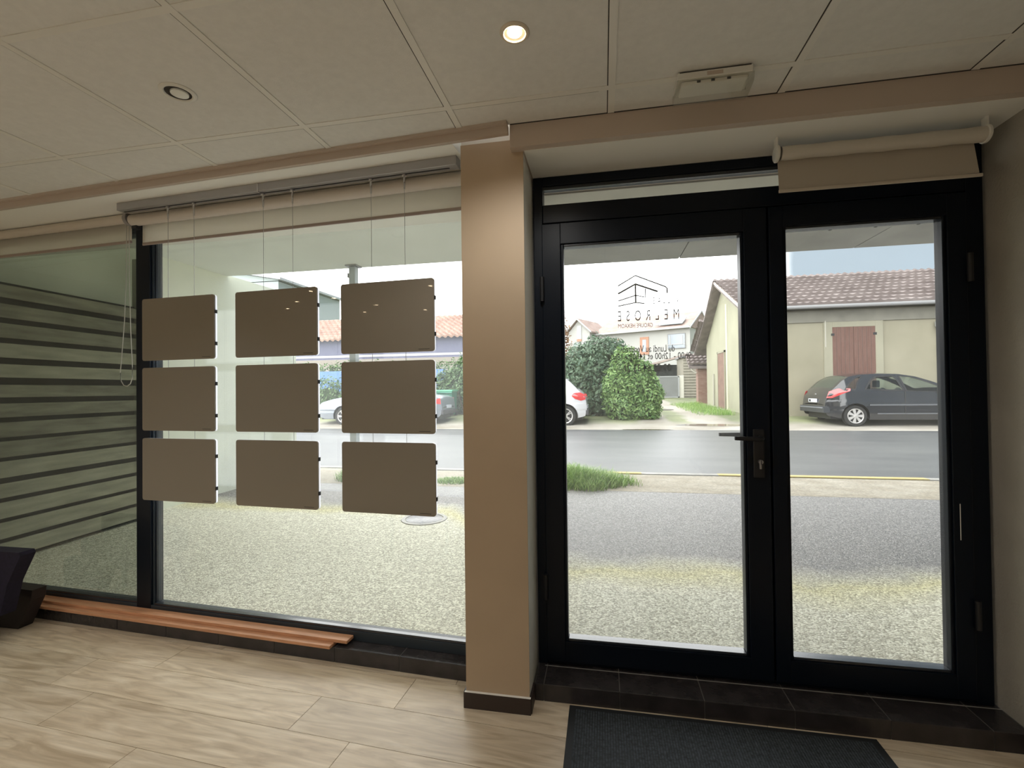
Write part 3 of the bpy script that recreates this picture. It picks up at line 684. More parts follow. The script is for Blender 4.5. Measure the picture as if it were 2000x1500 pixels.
# manhole cover
e = empty('manhole_cover', (-1.70, 4.34, zg(4.34))); tag(e, 'round wet manhole cover set in the aggregate pavement', 'manhole cover')
MB().lathe([(0, .006), (.17, .006), (.175, .003), (.175, 0)], None, 40).build('lid', mat('wet_iron', (.20, .20, .21), .35, noise=(30, .3, 3)), e, True)
MB().lathe([(.180, 0), (.182, .006), (.215, .006), (.22, 0)], None, 40).build('ring', mat('cast_ring', (.34, .33, .30), .5), e, True)

# portico
M_conc = mat('fair_faced_concrete', (.40, .40, .385), .75, noise=(2.5, .12, 6))
M_psof = mat('portico_soffit_paint', (.88, .90, .85), .8, noise=(1.5, .04, 4))
M_cream = mat('cream_render', (.90, .92, .78), .85, noise=(2.2, .06, 6), bump=(60, .15))
struct(MB().box(-4.95, -.45, 2.40, 5.2, 2.77, 3.4).build('portico_soffit_left', M_psof), 'white portico ceiling outside the shop window')
b = MB()
for x0, x1 in ((-.45, .795), (.805, 2.425), (2.435, 4.06), (4.07, 5.7), (5.71, 7.0)): b.box(x0, x1, 2.40, 5.2, 2.65, 3.4)
pr = struct(b.build('portico_soffit_right', M_conc), 'grey concrete portico ceiling outside the door')
MB().box(-.45, 7.0, 2.41, 5.19, 2.665, 3.3).build('joint', M_gap, pr)
b = MB()
for x in (.35, .68, 1.15, 1.95, 2.30, 2.62, 3.1, 4.2): 
    for y in (3.6, 4.55): b.lathe([(0, -.001), (.014, -.001), (.014, .002)], T(x, y, 2.65), 12)
b.build('tie_hole', M_gap, pr)
struct(MB().box(-4.86, -4.62, 2.40, 6.55, -.05, 2.785).build('wall_portico', M_cream), 'cream rendered side wall of the portico running to the road')
MB_ = MB().box(-4.865, -4.615, 2.40, 6.56, -.02, .12)
# timber screen in front of the side wall
ts = empty('timber_screen', (-4.34, 2.45, 0)); tag(ts, 'weathered horizontal board screen seen through the dark tinted pane', 'screen')
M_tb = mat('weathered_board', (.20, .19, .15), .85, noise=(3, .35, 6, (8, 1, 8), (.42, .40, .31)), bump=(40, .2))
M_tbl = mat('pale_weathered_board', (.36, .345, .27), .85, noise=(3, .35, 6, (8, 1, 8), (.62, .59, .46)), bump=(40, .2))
rnd = random.Random(5)
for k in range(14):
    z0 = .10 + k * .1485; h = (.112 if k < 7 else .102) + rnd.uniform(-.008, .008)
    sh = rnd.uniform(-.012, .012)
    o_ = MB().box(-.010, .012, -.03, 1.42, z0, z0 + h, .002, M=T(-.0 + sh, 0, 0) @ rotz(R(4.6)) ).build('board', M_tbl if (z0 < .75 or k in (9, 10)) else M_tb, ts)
MB().box(-.06, -.025, -.03, 1.42, .08, 2.15, 0, M=rotz(R(4.6))).build('backing', mat('screen_backing', (.02, .022, .02), .9), ts)
MB().box(-.05, .03, 1.42, 1.50, .05, 2.62, .004, M=rotz(R(4.6))).build('end_post', mat('grey_green_post', (.25, .27, .22), .7), ts)
# steel post under the portico edge
e = empty('portico_post', (-2.84, 5.10, zg(5.1))); tag(e, 'slim haze-paled steel post under the portico edge, behind the panels', 'post')
MB().box(-.04, .04, -.04, .04, 0, 2.68, .004).build('shaft', mat('haze_paled_steel', (.55, .60, .63), .5), e)  # steel colour lightened to carry the haze over the post
MB().box(-.07, .07, -.07, .07, 2.68, 2.70).build('cap_plate', M_alu, e)
MB().box(-.08, .08, -.08, .08, 0, .01).build('base_plate', M_alu, e)
MB().box(-.05, -.04, -.05, .01, 2.55, 2.60).build('clip', M_alu, e)

# ------------------------------------------------------------------ vegetation
def leaf_mat(name, c1, c2):
    m = bpy.data.materials.new(name); m.use_nodes = True; t = m.node_tree; b = t.nodes['Principled BSDF']; b.inputs['Roughness'].default_value = .45
    at = N(t, 'ShaderNodeAttribute', attribute_name='tone'); sp = N(t, 'ShaderNodeSeparateColor'); t.links.new(at.outputs['Color'], sp.inputs[0])
    r = N(t, 'ShaderNodeValToRGB'); r.color_ramp.elements[0].color = (*c1, 1); r.color_ramp.elements[1].color = (*c2, 1); t.links.new(sp.outputs[0], r.inputs[0]); t.links.new(r.outputs[0], b.inputs['Base Color'])
    tr = N(t, 'ShaderNodeBsdfTranslucent'); mm = N(t, 'ShaderNodeMixShader'); mm.inputs[0].default_value = .3
    t.links.new(r.outputs[0], tr.inputs[0]); out = t.nodes['Material Output']; t.links.new(b.outputs[0], mm.inputs[1]); t.links.new(tr.outputs[0], mm.inputs[2]); t.links.new(mm.outputs[0], out.inputs[0])
    return m
def leaves(name, blobs, n, size, m, parent, seed=1, shell=.75, zmin=None):
    """blobs: (cx,cy,cz,rx,ry,rz)"""
    rnd = random.Random(seed); vs = []; fs = []; cs = []
    vol = [b[3] * b[4] * b[5] for b in blobs]; tot = sum(vol)
    for bi, b in enumerate(blobs):
        for _ in range(int(n * vol[bi] / tot)):
            while True:
                d = Vector((rnd.uniform(-1, 1), rnd.uniform(-1, 1), rnd.uniform(-1, 1)))
                if .02 < d.length <= 1: break
            d.normalize(); rr = shell + (1.03 - shell) * rnd.random() ** .7
            rr *= 1 + .16 * math.sin(7 * d.x + 5 * d.z + bi) * math.cos(6 * d.y - 4 * d.z); rr += max(0, rnd.gauss(0, .07))
            p = Vector((b[0] + d.x * b[3] * rr, b[1] + d.y * b[4] * rr, b[2] + d.z * b[5] * rr))
            if p.z < (zg(p.y) if zmin is None else zmin): continue
            a = (d + Vector((rnd.uniform(-1, 1), rnd.uniform(-1, 1), rnd.uniform(-.3, 1)))).normalized()
            t1 = a.cross(Vector((rnd.uniform(-1, 1), rnd.uniform(-1, 1), rnd.uniform(-1, 1)))).normalized(); t2 = a.cross(t1)
            s = size * rnd.uniform(.6, 1.3); i = len(vs)
            vs += [p - t1 * s, p + t2 * s * .42, p + t1 * s, p - t2 * s * .42]; fs.append((i, i + 1, i + 2, i + 3)); cs.append(min(1, max(0, rnd.gauss(.5, .27))))
    me = bpy.data.meshes.new(name); me.from_pydata([tuple(v) for v in vs], [], fs); me.materials.append(m)
    a = me.color_attributes.new('tone', 'FLOAT_COLOR', 'CORNER')
    for p_, c in zip(me.polygons, cs):
        for li in p_.loop_indices: a.data[li].color = (c, c, c, 1)
    ob = bpy.data.objects.new(name, me); C.objects.link(ob); ob.parent = parent; return ob
LM1 = leaf_mat('glossy_leaf', (.035, .09, .035), (.16, .26, .10)); LM2 = leaf_mat('light_leaf', (.065, .16, .04), (.25, .38, .12)); LM3 = leaf_mat('rust_leaf', (.24, .12, .05), (.42, .25, .13)); LM4 = leaf_mat('grey_green_leaf', (.04, .09, .05), (.17, .25, .155))
LMd = mat('leafy_core', (.03, .06, .02), .9)
def shrub(name, label, cat, blobs, n, size, m, stems, seed=1, group=None, core=.66):
    e = empty(name); tag(e, label, cat, group)
    leaves('foliage', blobs, n, size, m, e, seed)
    b = MB()
    for (x, y, z, rx, ry, rz) in blobs:
        r_ = bmesh.ops.create_icosphere(b.bm, subdivisions=3, radius=1, matrix=T(x, y, z) @ Matrix.Diagonal((rx * core, ry * core, rz * core, 1)))
        for v in r_['verts']: v.co.z = max(v.co.z, zg(v.co.y) + .02)
    b.build('inner_twigs', LMd, e, True)
    for x, y, h in stems:
        b = MB()
        for k in range(4): b.tube([(x + .05 * k, y, zg(y) - .02), (x + .2 * (k - 1.5), y + .1 * k, zg(y) + h)], [.03, .012], 6)
        b.build('stem', MATS.get('bark') or mat('bark', (.12, .08, .05), .9), e)
    return e
shrub('bush', 'big rounded dark green bush behind the white car', 'bush', [(-1.15, 17.9, 1.2, .85, .8, 1.25), (-.75, 17.8, 2.0, .75, .8, .95), (-.15, 17.8, 2.25, .8, .85, .95), (-.6, 17.7, .95, 1.2, .8, .9), (.25, 18.1, 2.3, .6, .7, .85), (.3, 17.7, 1.2, .8, .8, 1.1), (-1.4, 17.8, 2.0, .45, .5, .5), (.55, 18.1, 2.7, .35, .5, .45)], 16000, .085, LM4, [(-.5, 17.8, 1.2)], 2)
shrub('bush', 'bright green bush at the mouth of the grassy driveway', 'bush', [(1.05, 16.6, 1.5, .62, .6, .75), (1.5, 16.6, 1.1, .45, .6, .65), (.75, 16.5, .7, .65, .6, .6), (.75, 16.7, 2.15, .45, .55, .55), (1.35, 16.5, .55, .5, .5, .45), (1.3, 16.6, 1.85, .4, .4, .45), (.5, 16.6, 1.3, .5, .55, .7)], 14000, .07, LM2, [(1.1, 16.6, 1.0)], 3)
hd = shrub('hedge', 'long clipped green hedge beyond the road behind the display panels', 'hedge', [(x, 19.3, 1.35, .85, .55, 1.15) for x in [-14.5 + .8 * k for k in range(15)]], 24000, .08, LM1, [(-12, 19.3, 1.2), (-8, 19.3, 1.2), (-5, 19.3, 1.2)], 4)
shrub('bush', 'loose green bush above the green bin next to the pillar', 'bush', [(-5.2, 18.2, 1.5, .75, .4, 1.2), (-6.1, 18.2, 1.1, .6, .4, 1.0)], 6000, .075, LM1, [(-5.3, 17.9, 1.0)], 6)
e = empty('tree', (0, 0, 0)); tag(e, 'small rusty-leaved tree at the left edge of the door glass', 'tree')
leaves('foliage', [(-3.2, 31, 5.0, 1.0, 1, 1.6), (-2.7, 31, 3.9, .75, .8, 1.2), (-3.3, 31, 6.3, .7, .7, 1.0)], 3500, .12, LM3, e, 8, .4)
MB().tube([(-3.1, 31, zg(31)), (-3.1, 31, 4.5), (-3.3, 31, 6.5)], [.12, .07, .02], 8).build('trunk', MATS['bark'], e, True)

def grass(name, label, x0, x1, y0, y1, n, h, seed, dens):
    rnd = random.Random(seed); vs = []; fs = []; cs = []
    for _ in range(n):
        x = rnd.uniform(x0, x1); y = rnd.uniform(y0, y1)
        q = dens((x - x0) / (x1 - x0), (y - y0) / (y1 - y0))
        if rnd.random() > q: continue
        hh = h * rnd.uniform(.35, 1.0) * (.4 + .6 * q); a = rnd.uniform(0, 2 * PI); w_ = rnd.uniform(.003, .006)
        dx, dy = math.cos(a), math.sin(a); b_ = rnd.uniform(.15, 1.2) * hh; z = zg(y) - .01; i = len(vs)
        px, py = -dy * w_, dx * w_
        for t_, ww in ((0, 1), (.35, .9), (.7, .6)):
            ox, oy = dx * b_ * t_ ** 2, dy * b_ * t_ ** 2
            vs += [(x + ox - px * ww, y + oy - py * ww, z + hh * t_), (x + ox + px * ww, y + oy + py * ww, z + hh * t_)]
        vs.append((x + dx * b_, y + dy * b_, z + hh * rnd.uniform(.8, 1)))
        fs += [(i, i + 1, i + 3, i + 2), (i + 2, i + 3, i + 5, i + 4), (i + 4, i + 5, i + 6)]; c = rnd.random(); cs += [c] * 3
    me = bpy.data.meshes.new(name); me.from_pydata(vs, [], fs); me.materials.append(LMG)
    at = me.color_attributes.new('tone', 'FLOAT_COLOR', 'CORNER')
    for p_, c in zip(me.polygons, cs):
        for li in p_.loop_indices: at.data[li].color = (c, c, c, 1)
    ob = bpy.data.objects.new(name, me); C.objects.link(ob); tag(ob, label, 'grass', None, 'stuff'); return ob
LMG = leaf_mat('grass_blade', (.09, .22, .03), (.36, .50, .15))
tri = lambda u, v: max(0, 1 - (max(0, u - .25) / .70) ** 1.3 - (abs(v - .45 - .05 * math.sin(11 * u)) / .50) ** 1.6)
grass('grass_tuft', 'lush green grass tuft by the kerb at the left of the door glass', -.62, .55, 5.75, 6.90, 13000, .30, 1, tri)
grass('grass_tuft', 'green grass tuft seen between the middle and right display columns', -3.75, -2.75, 5.9, 6.7, 6000, .30, 2, lambda u, v: max(0, 1 - ((u - .5) / .5) ** 2 - ((v - .5) / .6) ** 2))
grass('grass_tuft', 'short grass tuft just left of the pillar', -2.35, -1.55, 5.95, 6.35, 2200, .09, 3, lambda u, v: max(0, 1 - ((u - .5) / .5) ** 2 - ((v - .5) / .6) ** 2))
grass('grass_tuft', 'weeds along the foot of the barn gable', 3.2, 4.45, 17.3, 24.5, 5000, .28, 4, lambda u, v: .35 + .65 * u)

# ------------------------------------------------------------------ buildings
M_rtile = mat('weathered_roof_tile', (.17, .135, .125), .85, noise=(1.2, .3, 6, (1, 1, 1), (.29, .245, .23)))
M_otile = mat('orange_roof_tile', (.46, .27, .21), .8, noise=(1.2, .2, 4, (1, 1, 1), (.62, .42, .34)), fine=(4, .85, 1.1))
def tile_roof(name, x0, x1, ya, za, yb, zb, rows, pitch, m, parent, amp=.035, flip=False):
    b = MB(); nx = int((x1 - x0) / pitch * 6) + 1
    ny = rows * 3 + 1; L = math.hypot(yb - ya, zb - za); ny_ = (-(zb - za) / L, (yb - ya) / L)
    def f(i, j):
        x = x0 + (x1 - x0) * i / (nx - 1); row, k = divmod(j, 3)
        t = row / rows + (0.0, .02 / 1, .98)[k] / rows if row < rows else 1.0
        lift = (-.02, .10, .0)[k] if row < rows else 0.0
        w_ = amp * math.sin(2 * PI * (x - x0) / pitch)
        d = lift + w_ + (.006 * math.sin(13 * x + row))
        return (x, ya + (yb - ya) * t + ny_[0] * d, za + (zb - za) * t + ny_[1] * d)
    b.grid(f, nx, ny)
    return b.build(name, m, parent, False)
M_barn = mat('old_cream_render', (.31, .285, .20), .9, noise=(.8, .12, 8, (1, 1, 1), (.40, .37, .27)), bump=(12, .2))
M_barn2 = mat('pale_gable_render', (.44, .43, .31), .9, noise=(.8, .1, 8), bump=(12, .2))
M_shut = mat('brown_shutter', (.16, .075, .055), .75, noise=(3, .2, 6, (6, 6, 1), (.20, .105, .08)))
M_gut = mat('grey_gutter', (.22, .22, .22), .5)
bn = empty('barn', (4.88, 17, 0)); tag(bn, 'long cream barn with weathered tile roof behind the black car', 'barn')
XB = 12.0
b = MB().prism([(0, 0, -.2), (0, 0, 3.75), (0, 3.6, 5.55), (0, 7, 3.3), (0, 7, -.2)], (XB, 0, 0)); b.build('wall', M_barn, bn)
MB().prism([(-.012, .02, -.2), (-.012, .02, 3.72), (-.012, 3.6, 5.5), (-.012, 6.98, 3.3), (-.012, 6.98, -.2)], (.01, 0, 0)).build('gable_render', M_barn2, bn)
tile_roof('front_roof', -.35, XB, -.45, 3.86, 3.75, 5.66, 10, .24, M_rtile, bn, .016)
tile_roof('rear_roof', -.35, XB, 3.7, 5.66, 5.7, 4.25, 5, .24, M_rtile, bn)
tile_roof('rear_eave_roof', -.60, XB, 5.6, 4.28, 7.9, 3.10, 5, .24, M_rtile, bn)
M_eav = mat('grey_weathered_eave', (.20, .17, .16), .9, noise=(3, .25, 5))
b = MB().prism([(-.36, -.45, 3.72), (-.36, 3.7, 5.53), (-.36, 3.7, 5.62), (-.36, -.45, 3.82)], (.5, 0, 0)); b.build('rake_board', mat('pale_pink_verge', (.58, .50, .45), .8), bn)
MB().prism([(-.40, 3.72, 5.56), (-.40, 5.72, 4.12), (-.40, 7.95, 2.92), (-.40, 7.95, 3.06), (-.40, 5.72, 4.26), (-.40, 3.72, 5.68)], (.03, 0, 0)).build('rake_board', M_eav, bn)
MB().prism([(-.37, 3.72, 5.50), (-.37, 5.72, 4.10), (-.37, 7.9, 2.90), (-.37, 7.9, 2.98), (-.37, 5.72, 4.2), (-.37, 3.72, 5.6)], (.6, 0, 0)).build('eave_boarding', M_eav, bn)
MB().prism([(-.34, -.40, 3.66), (-.34, 3.7, 5.44), (-.34, 3.7, 5.52), (-.34, -.40, 3.74)], (.6, 0, 0)).build('eave_boarding', M_eav, bn)
MB().tube([(-.2, -.52, 3.80), (XB, -.52, 3.80)], .06, 10).build('gutter', M_gut, bn, True)
MB().box(0, XB, -.06, 0.001, 3.36, 3.72, .01).build('eave_band', mat('stained_plaster', (.22, .21, .175), .9, noise=(2, .2, 6, (1, 1, 1), (.32, .305, .25))), bn)
# shutters with surround
MB().box(2.14, 2.39, -.05, .001, 0, 3.40, .005).box(3.62, 3.84, -.05, .001, 0, 3.40, .005).box(2.39, 3.62, -.05, .001, 3.19, 3.40, .005).build('door_surround', mat('light_surround', (.38, .36, .265), .85, noise=(1.5, .06, 5)), bn)
for x0, x1 in ((2.39, 2.995), (3.005, 3.62)):
    s_ = MB().box(x0, x1, -.045, -.005, .2, 3.19, .003).build('shutter', M_shut, bn)
    b = MB()
    for k in range(1, 5): b.box(x0 + (x1 - x0) * k / 5 - .004, x0 + (x1 - x0) * k / 5 + .004, -.046, -.044, .2, 3.18)
    b.build('plank_joint', M_gap, s_)
    xh = x0 + .01 if x0 < 2.9 else x1 - .01
    for z in (.9, 2.95): MB().box(xh - .05, xh + .05, -.055, -.044, z - .04, z + .04, .004).build('hinge', M_black, s_)
MB().box(2.17, 2.20, -.065, -.05, 2.55, 3.4).build('cable_conduit', mat('conduit', (.42, .40, .34), .8), bn)
MB().tube([(-.02, 3.15, .4), (-.02, 3.15, 4.6)], .05, 8).build('downpipe', mat('cream_pipe', (.62, .60, .46), .6), bn, True)
d_ = MB().box(-.06, -.005, 3.45, 4.55, .35, 2.72, .004).build('gable_door', mat('brown_gable_door', (.20, .12, .09), .8, noise=(4, .2, 5)), bn)
MB().box(-.075, -.012, 3.38, 3.46, .35, 2.80).box(-.075, -.012, 4.54, 4.62, .35, 2.80).box(-.075, -.012, 3.38, 4.62, 2.72, 2.80).build('door_frame', MATS['light_surround'], d_)
MB().box(-.30, -.01, 3.4, 4.6, .25, .42, .02).build('doorstep', M_conc, bn)
MB().tube([(-.06, 5.4, .5), (-.06, 5.4, 1.9)], .03, 8).build('drain_pipe', MATS['conduit'], bn)
# neighbouring pale building part right of the barn face
nb = empty('annexe', (10.25, 16.7, 0)); tag(nb, 'pale blue-white annexe wall at the right end of the barn', 'building')
MB().box(0, 4.0, -.10, .24, -.1, 3.10, .01).build('wall', mat('pale_blue_render', (.40, .43, .46), .85, noise=(1, .05, 5)), nb)
MB().box(-.12, 4.0, -.18, .24, 3.10, 3.26, .01).build('ledge', mat('ledge_concrete', (.36, .37, .34), .85), nb)
MB().box(.12, 4.0, -.06, .24, 3.26, 3.72, .005).build('window_band', mat('milky_window', (.50, .54, .53), .3), nb)
MB().box(.22, .60, -.12, -.1, 1.2, 2.0, .005).build('meter_box', mat('mauve_box', (.30, .28, .36), .6), nb)

# brick pier with little roof, shed, gate, canopy
e = empty('brick_pier', (4.9, 25.2, 0)); tag(e, 'reddish brick pier with tiny tiled roof behind the barn gable', 'pier')
MB().box(-.26, .26, -.25, .25, .3, 2.55, .01).build('shaft', mat('old_brick', (.30, .17, .13), .9, noise=(6, .25, 5, (1, 1, 2), (.38, .26, .21))), e)
b = MB(); tile_roof('tiled_cap', -.75, .35, -.5, 2.45, .5, 3.05, 4, .22, M_rtile, e, .025)
MB().prism([(-.70, -.45, 2.35), (-.70, .45, 2.92), (.30, .45, 2.92), (.30, -.45, 2.35)], (0, 0, -.12)).build('cap_soffit', M_eav, e)
MB().tube([(-.62, 0, 2.42), (-.45, 0, 2.15), (-.26, 0, 2.05)], .035, 8).build('bracket', M_white, e, True)
e = empty('shed', (5.1, 30.6, 0)); tag(e, 'beige clapboard shed at the end of the driveway', 'shed')
b = MB()
for k in range(15): b.prism([(-.25, -.02 - .03, .60 + k * .17), (2.4, -.05, .60 + k * .17), (2.4, 0, .60 + (k + 1) * .17), (-.25, 0, .60 + (k + 1) * .17)], (0, .03, 0))
b.build('cladding', mat('beige_cladding', (.34, .315, .25), .8, noise=(2, .08, 4)), e)
MB().box(-.25, 2.4, .03, 2.5, .5, 3.15).build('body', MATS['beige_cladding'], e)
MB().prism([(-.35, -.15, 3.15), (2.5, -.15, 3.05), (2.5, -.15, 3.15), (-.35, -.15, 3.26)], (0, 2.8, 0)).build('roof', M_gut, e)
MB().box(-.50, -.24, -.1, .2, .5, 2.05, .01).build('gate_post', mat('pale_post', (.62, .60, .52), .8), e)
e = empty('gate', (0, 30.4, 0)); tag(e, 'flat grey sheet metal gate closing the driveway', 'gate')
MB().box(2.3, 4.58, 0, .05, .70, 2.02, .008).build('leaf_panel', mat('grey_gate', (.25, .26, .255), .6, noise=(1.5, .1, 5)), e)
MB().box(2.3, 4.58, -.02, 0, 1.96, 2.03).box(2.3, 4.58, -.02, 0, .70, .77).box(4.50, 4.58, -.02, 0, .70, 2.0).build('gate_rail', mat('gate_rail_grey', (.33, .34, .34), .6), e)
e = empty('lean_to', (0, 33.3, 0)); tag(e, 'dark open lean-to with a sloping roof behind the grey gate', 'shed')
MB().box(1.5, 5.2, 1.2, 1.3, .6, 2.9).build('back_wall', mat('dark_timber', (.06, .065, .065), .9, noise=(4, .3, 4)), e)
MB().prism([(.2, 0, 2.15), (5.4, 0, 3.55), (5.4, 0, 3.42), (.2, 0, 2.02)], (0, 2.4, 0)).build('roof', mat('lean_to_roof', (.40, .33, .29), .8, noise=(3, .2, 4)), e)
for x in (1.6, 5.1): MB().box(x, x + .12, .05, .17, .6, 2.6 if x < 2 else 3.4).build('post', M_eav, e)

# white house far behind
M_hor = mat('flare_paled_tile', (.40, .28, .235), .8, noise=(1.2, .2, 4, (1, 1, 1), (.50, .38, .33)), fine=(4, .85, 1.1))  # orange tile with the washed-out look of lens flare mixed into its colour
M_hw = mat('white_house_render', (.56, .555, .52), .85, noise=(.6, .04, 4)); M_hr = M_hor
M_hg = mat('pale_window_glass', (.34, .38, .42), .15, spec=.8); M_or = mat('orange_brick_trim', (.44, .24, .16), .8); M_barge = mat('white_barge_board', (.60, .60, .59), .6)
hs = empty('house', (-.5, 42, 0), R(-26.2)); tag(hs, 'white two-storey house with orange tile roof rising above the bushes', 'house')
MB().box(0, 7.95, 0, 6, .8, 6.05).build('wall', M_hw, hs)
b = MB().prism([(-.1, -.35, 5.98), (-.1, 2.8, 7.55), (-.1, 5.9, 5.98)], (8.15, 0, 0)); b.build('roof', M_hr, hs)
MB().box(-.1, 8.05, -.42, -.30, 5.90, 6.05).build('gutter', M_barge, hs)
# gable wing on the left
gw = MB().prism([(-2.15, -1.2, .8), (-.0, -1.2, .8), (-.0, -1.2, 6.15), (-1.10, -1.2, 7.20), (-2.15, -1.2, 6.15)], (0, 4, 0)).build('gable_wing', M_hw, hs)
MB().prism([(-2.40, -1.45, 6.02), (-1.10, -1.45, 7.28), (-1.10, -1.45, 7.40), (-2.40, -1.45, 6.14)], (0, 4, 0)).prism([(-1.10, -1.45, 7.28), (.25, -1.45, 6.05), (.25, -1.45, 6.17), (-1.10, -1.45, 7.40)], (0, 4, 0)).build('wing_roof', M_hr, hs)
MB().prism([(-2.42, -1.50, 6.0), (-1.10, -1.50, 7.26), (-1.10, -1.50, 7.40), (-2.42, -1.50, 6.14)], (0, .06, 0)).prism([(-1.10, -1.50, 7.26), (.27, -1.50, 6.03), (.27, -1.50, 6.17), (-1.10, -1.50, 7.40)], (0, .06, 0)).build('barge_board', M_barge, hs)
def hwin(x0, x1, z0, z1, y, fm, fw, mull=0):
    f = MB().box(x0, x1, y - .06, y, z0, z1, .01).build('window', fm, hs)
    MB().box(x0 + fw, x1 - fw, y - .07, y - .055, z0 + fw, z1 - fw).build('pane', M_hg, f)
    return f
hwin(-1.22, -.78, 5.55, 6.75, -1.2, M_barge, .08); MB().box(-1.22, -.78, -1.28, -1.2, 5.40, 5.60).build('window_sill', M_or, hs)
hwin(-1.55, -.25, 4.31, 5.29, -1.2, M_gut, .04)
hwin(3.95, 4.70, 4.04, 5.47, 0, M_or, .22)
hwin(6.23, 7.62, 4.36, 5.54, 0, M_gut, .05)
MB().box(6.42, 6.47, -.10, -.07, 4.7, 5.4).box(7.38, 7.43, -.10, -.07, 4.7, 5.4).box(6.25, 7.6, -.10, -.07, 4.68, 4.73).build('window_bar', M_barge, hs)
f = hwin(1.35, 1.95, 4.3, 5.35, 0, M_barge, .10)
b = MB()
for k in range(4):
    for x in (1.12, 1.98): b.box(x, x + .24, -.03, .01, 4.35 + k * .30, 4.50 + k * .30)
b.box(1.12, 2.22, -.035, .01, 5.35, 5.48); b.build('brick_quoin', M_or, hs)
b = MB().prism([(-1.15, -2.6, 4.35), (-.15, -2.6, 5.15), (.75, -2.6, 4.40), (.75, -2.6, 4.25), (-.15, -2.6, 4.98), (-1.15, -2.6, 4.20)], (0, 1.4, 0)); b.build('porch_roof', M_barge, hs)
MB().box(-.9, .5, -1.3, -1.2, .8, 4.3).build('porch', M_hw, hs)
MB().prism([(5.5, -.02, 6.30), (7.4, -.02, 6.30), (7.4, 1.15, 6.90), (5.9, 1.15, 6.90)], (0, -.04, .07)).build('solar_panel', mat('solar_glass', (.50, .60, .62), .2, spec=.8), hs)
MB().prism([(5.3, -.10, 6.26), (5.5, -.10, 6.26), (6.0, 1.15, 6.92), (5.8, 1.15, 6.92)], (0, -.05, .07)).build('flashing', M_barge, hs)
MB().prism([(8.06, -.4, 5.95), (8.06, 2.8, 7.6), (8.06, 6, 5.95), (8.06, 6, 5.85), (8.06, 2.8, 7.48), (8.06, -.4, 5.85)], (.06, 0, 0)).build('barge_board', M_barge, hs)

# long outbuilding with orange roof and bluish board wall
ob_ = empty('outbuilding', (-22, 24, 0)); tag(ob_, 'long low outbuilding with orange tile roof and bluish board wall', 'building')
M_blueb = mat('bluish_boards', (.15, .155, .25), .85, noise=(2, .25, 5, (14, 1, 1), (.23, .24, .34)))
MB().box(0, 15.3, 0, 5, .3, 4.25).build('wall', M_blueb, ob_)
MB().box(15.3, 17.8, .05, 5, .3, 4.2).build('end_wall', mat('brownish_boards', (.30, .26, .22), .85, noise=(2, .25, 5, (14, 1, 1), (.42, .38, .32))), ob_)
tile_roof('roof', -.3, 19.5, -.45, 4.10, 3.0, 5.75, 9, .32, M_otile, ob_, .05)
MB().box(0, 17.8, -.02, .01, 3.18, 3.30).build('wall_rail', M_barge, ob_)
MB().box(0, 18, -.3, .02, .2, 3.05).build('lower_wall', mat('grey_brown_block', (.33, .30, .27), .9), ob_)
# blue tarpaulin fence in front of the hedge
e = tag(MB().box(-14.5, -6.3, 18.55, 18.60, .5, 2.18).build('tarpaulin', mat('blue_tarp', (.07, .16, .38), .55, noise=(2, .3, 5, (1, 1, 2), (.12, .24, .46)), bump=(6, .5))), 'blue tarpaulin stretched along the hedge behind the silver car', 'tarpaulin')
shrub('bush', 'dark shrub behind the silver car', 'bush', [(-9.3, 17.6, .7, 1.5, .5, .9), (-7.4, 17.7, .8, 1.1, .5, .95), (-11, 17.6, .8, 1.2, .5, 1.0)], 6000, .08, LM1, [(-9, 17.3, .6)], 12)
# pale far building left
e = empty('far_building', (-24.5, 30, 0)); tag(e, 'pale flat building seen beyond the end of the portico wall', 'building')
MB().box(-6, 2.0, 0, 8, .5, 9.25).build('wall', mat('far_white_render', (.50, .57, .56), .8), e)
MB().prism([(-6.3, -.3, 10.9), (2.35, -.3, 9.25), (2.35, -.3, 9.42), (-6.3, -.3, 11.07)], (0, 8.6, 0)).build('roof_edge', mat('roof_edge_grey', (.5, .52, .54), .7), e)
MB().prism([(-6, 0, 9.2), (2.0, 0, 9.2), (2.0, 0, 9.3), (-6, 0, 10.8)], (0, 8, 0)).build('gable', MATS['far_white_render'], e)
# green wheelie bin
e = empty('wheelie_bin', (-5.85, 17.35, zg(17.35))); tag(e, 'green wheelie bin between the parked cars', 'bin')
M_gr = mat('green_plastic', (.05, .22, .15), .5)
b = MB(); b.prism([(-.28, -.30, .06), (.28, -.30, .06), (.33, -.36, .92), (-.33, -.36, .92)], (0, .62, 0)); b.build('body', M_gr, e)
MB().box(-.36, .36, -.40, .32, .92, .99, .02).build('lid', mat('green_lid', (.10, .36, .22), .5), e)
MB().box(-.35, .35, -.42, -.38, .86, .92, .01).build('rim', M_gr, e)
for x in (-.27, .27): MB().lathe([(0, -.03), (.10, -.03), (.10, .03), (0, .03)], T(x, .28, .10) @ Matrix.Rotation(PI / 2, 4, 'Y'), 20).build('wheel', M_black, e, True)

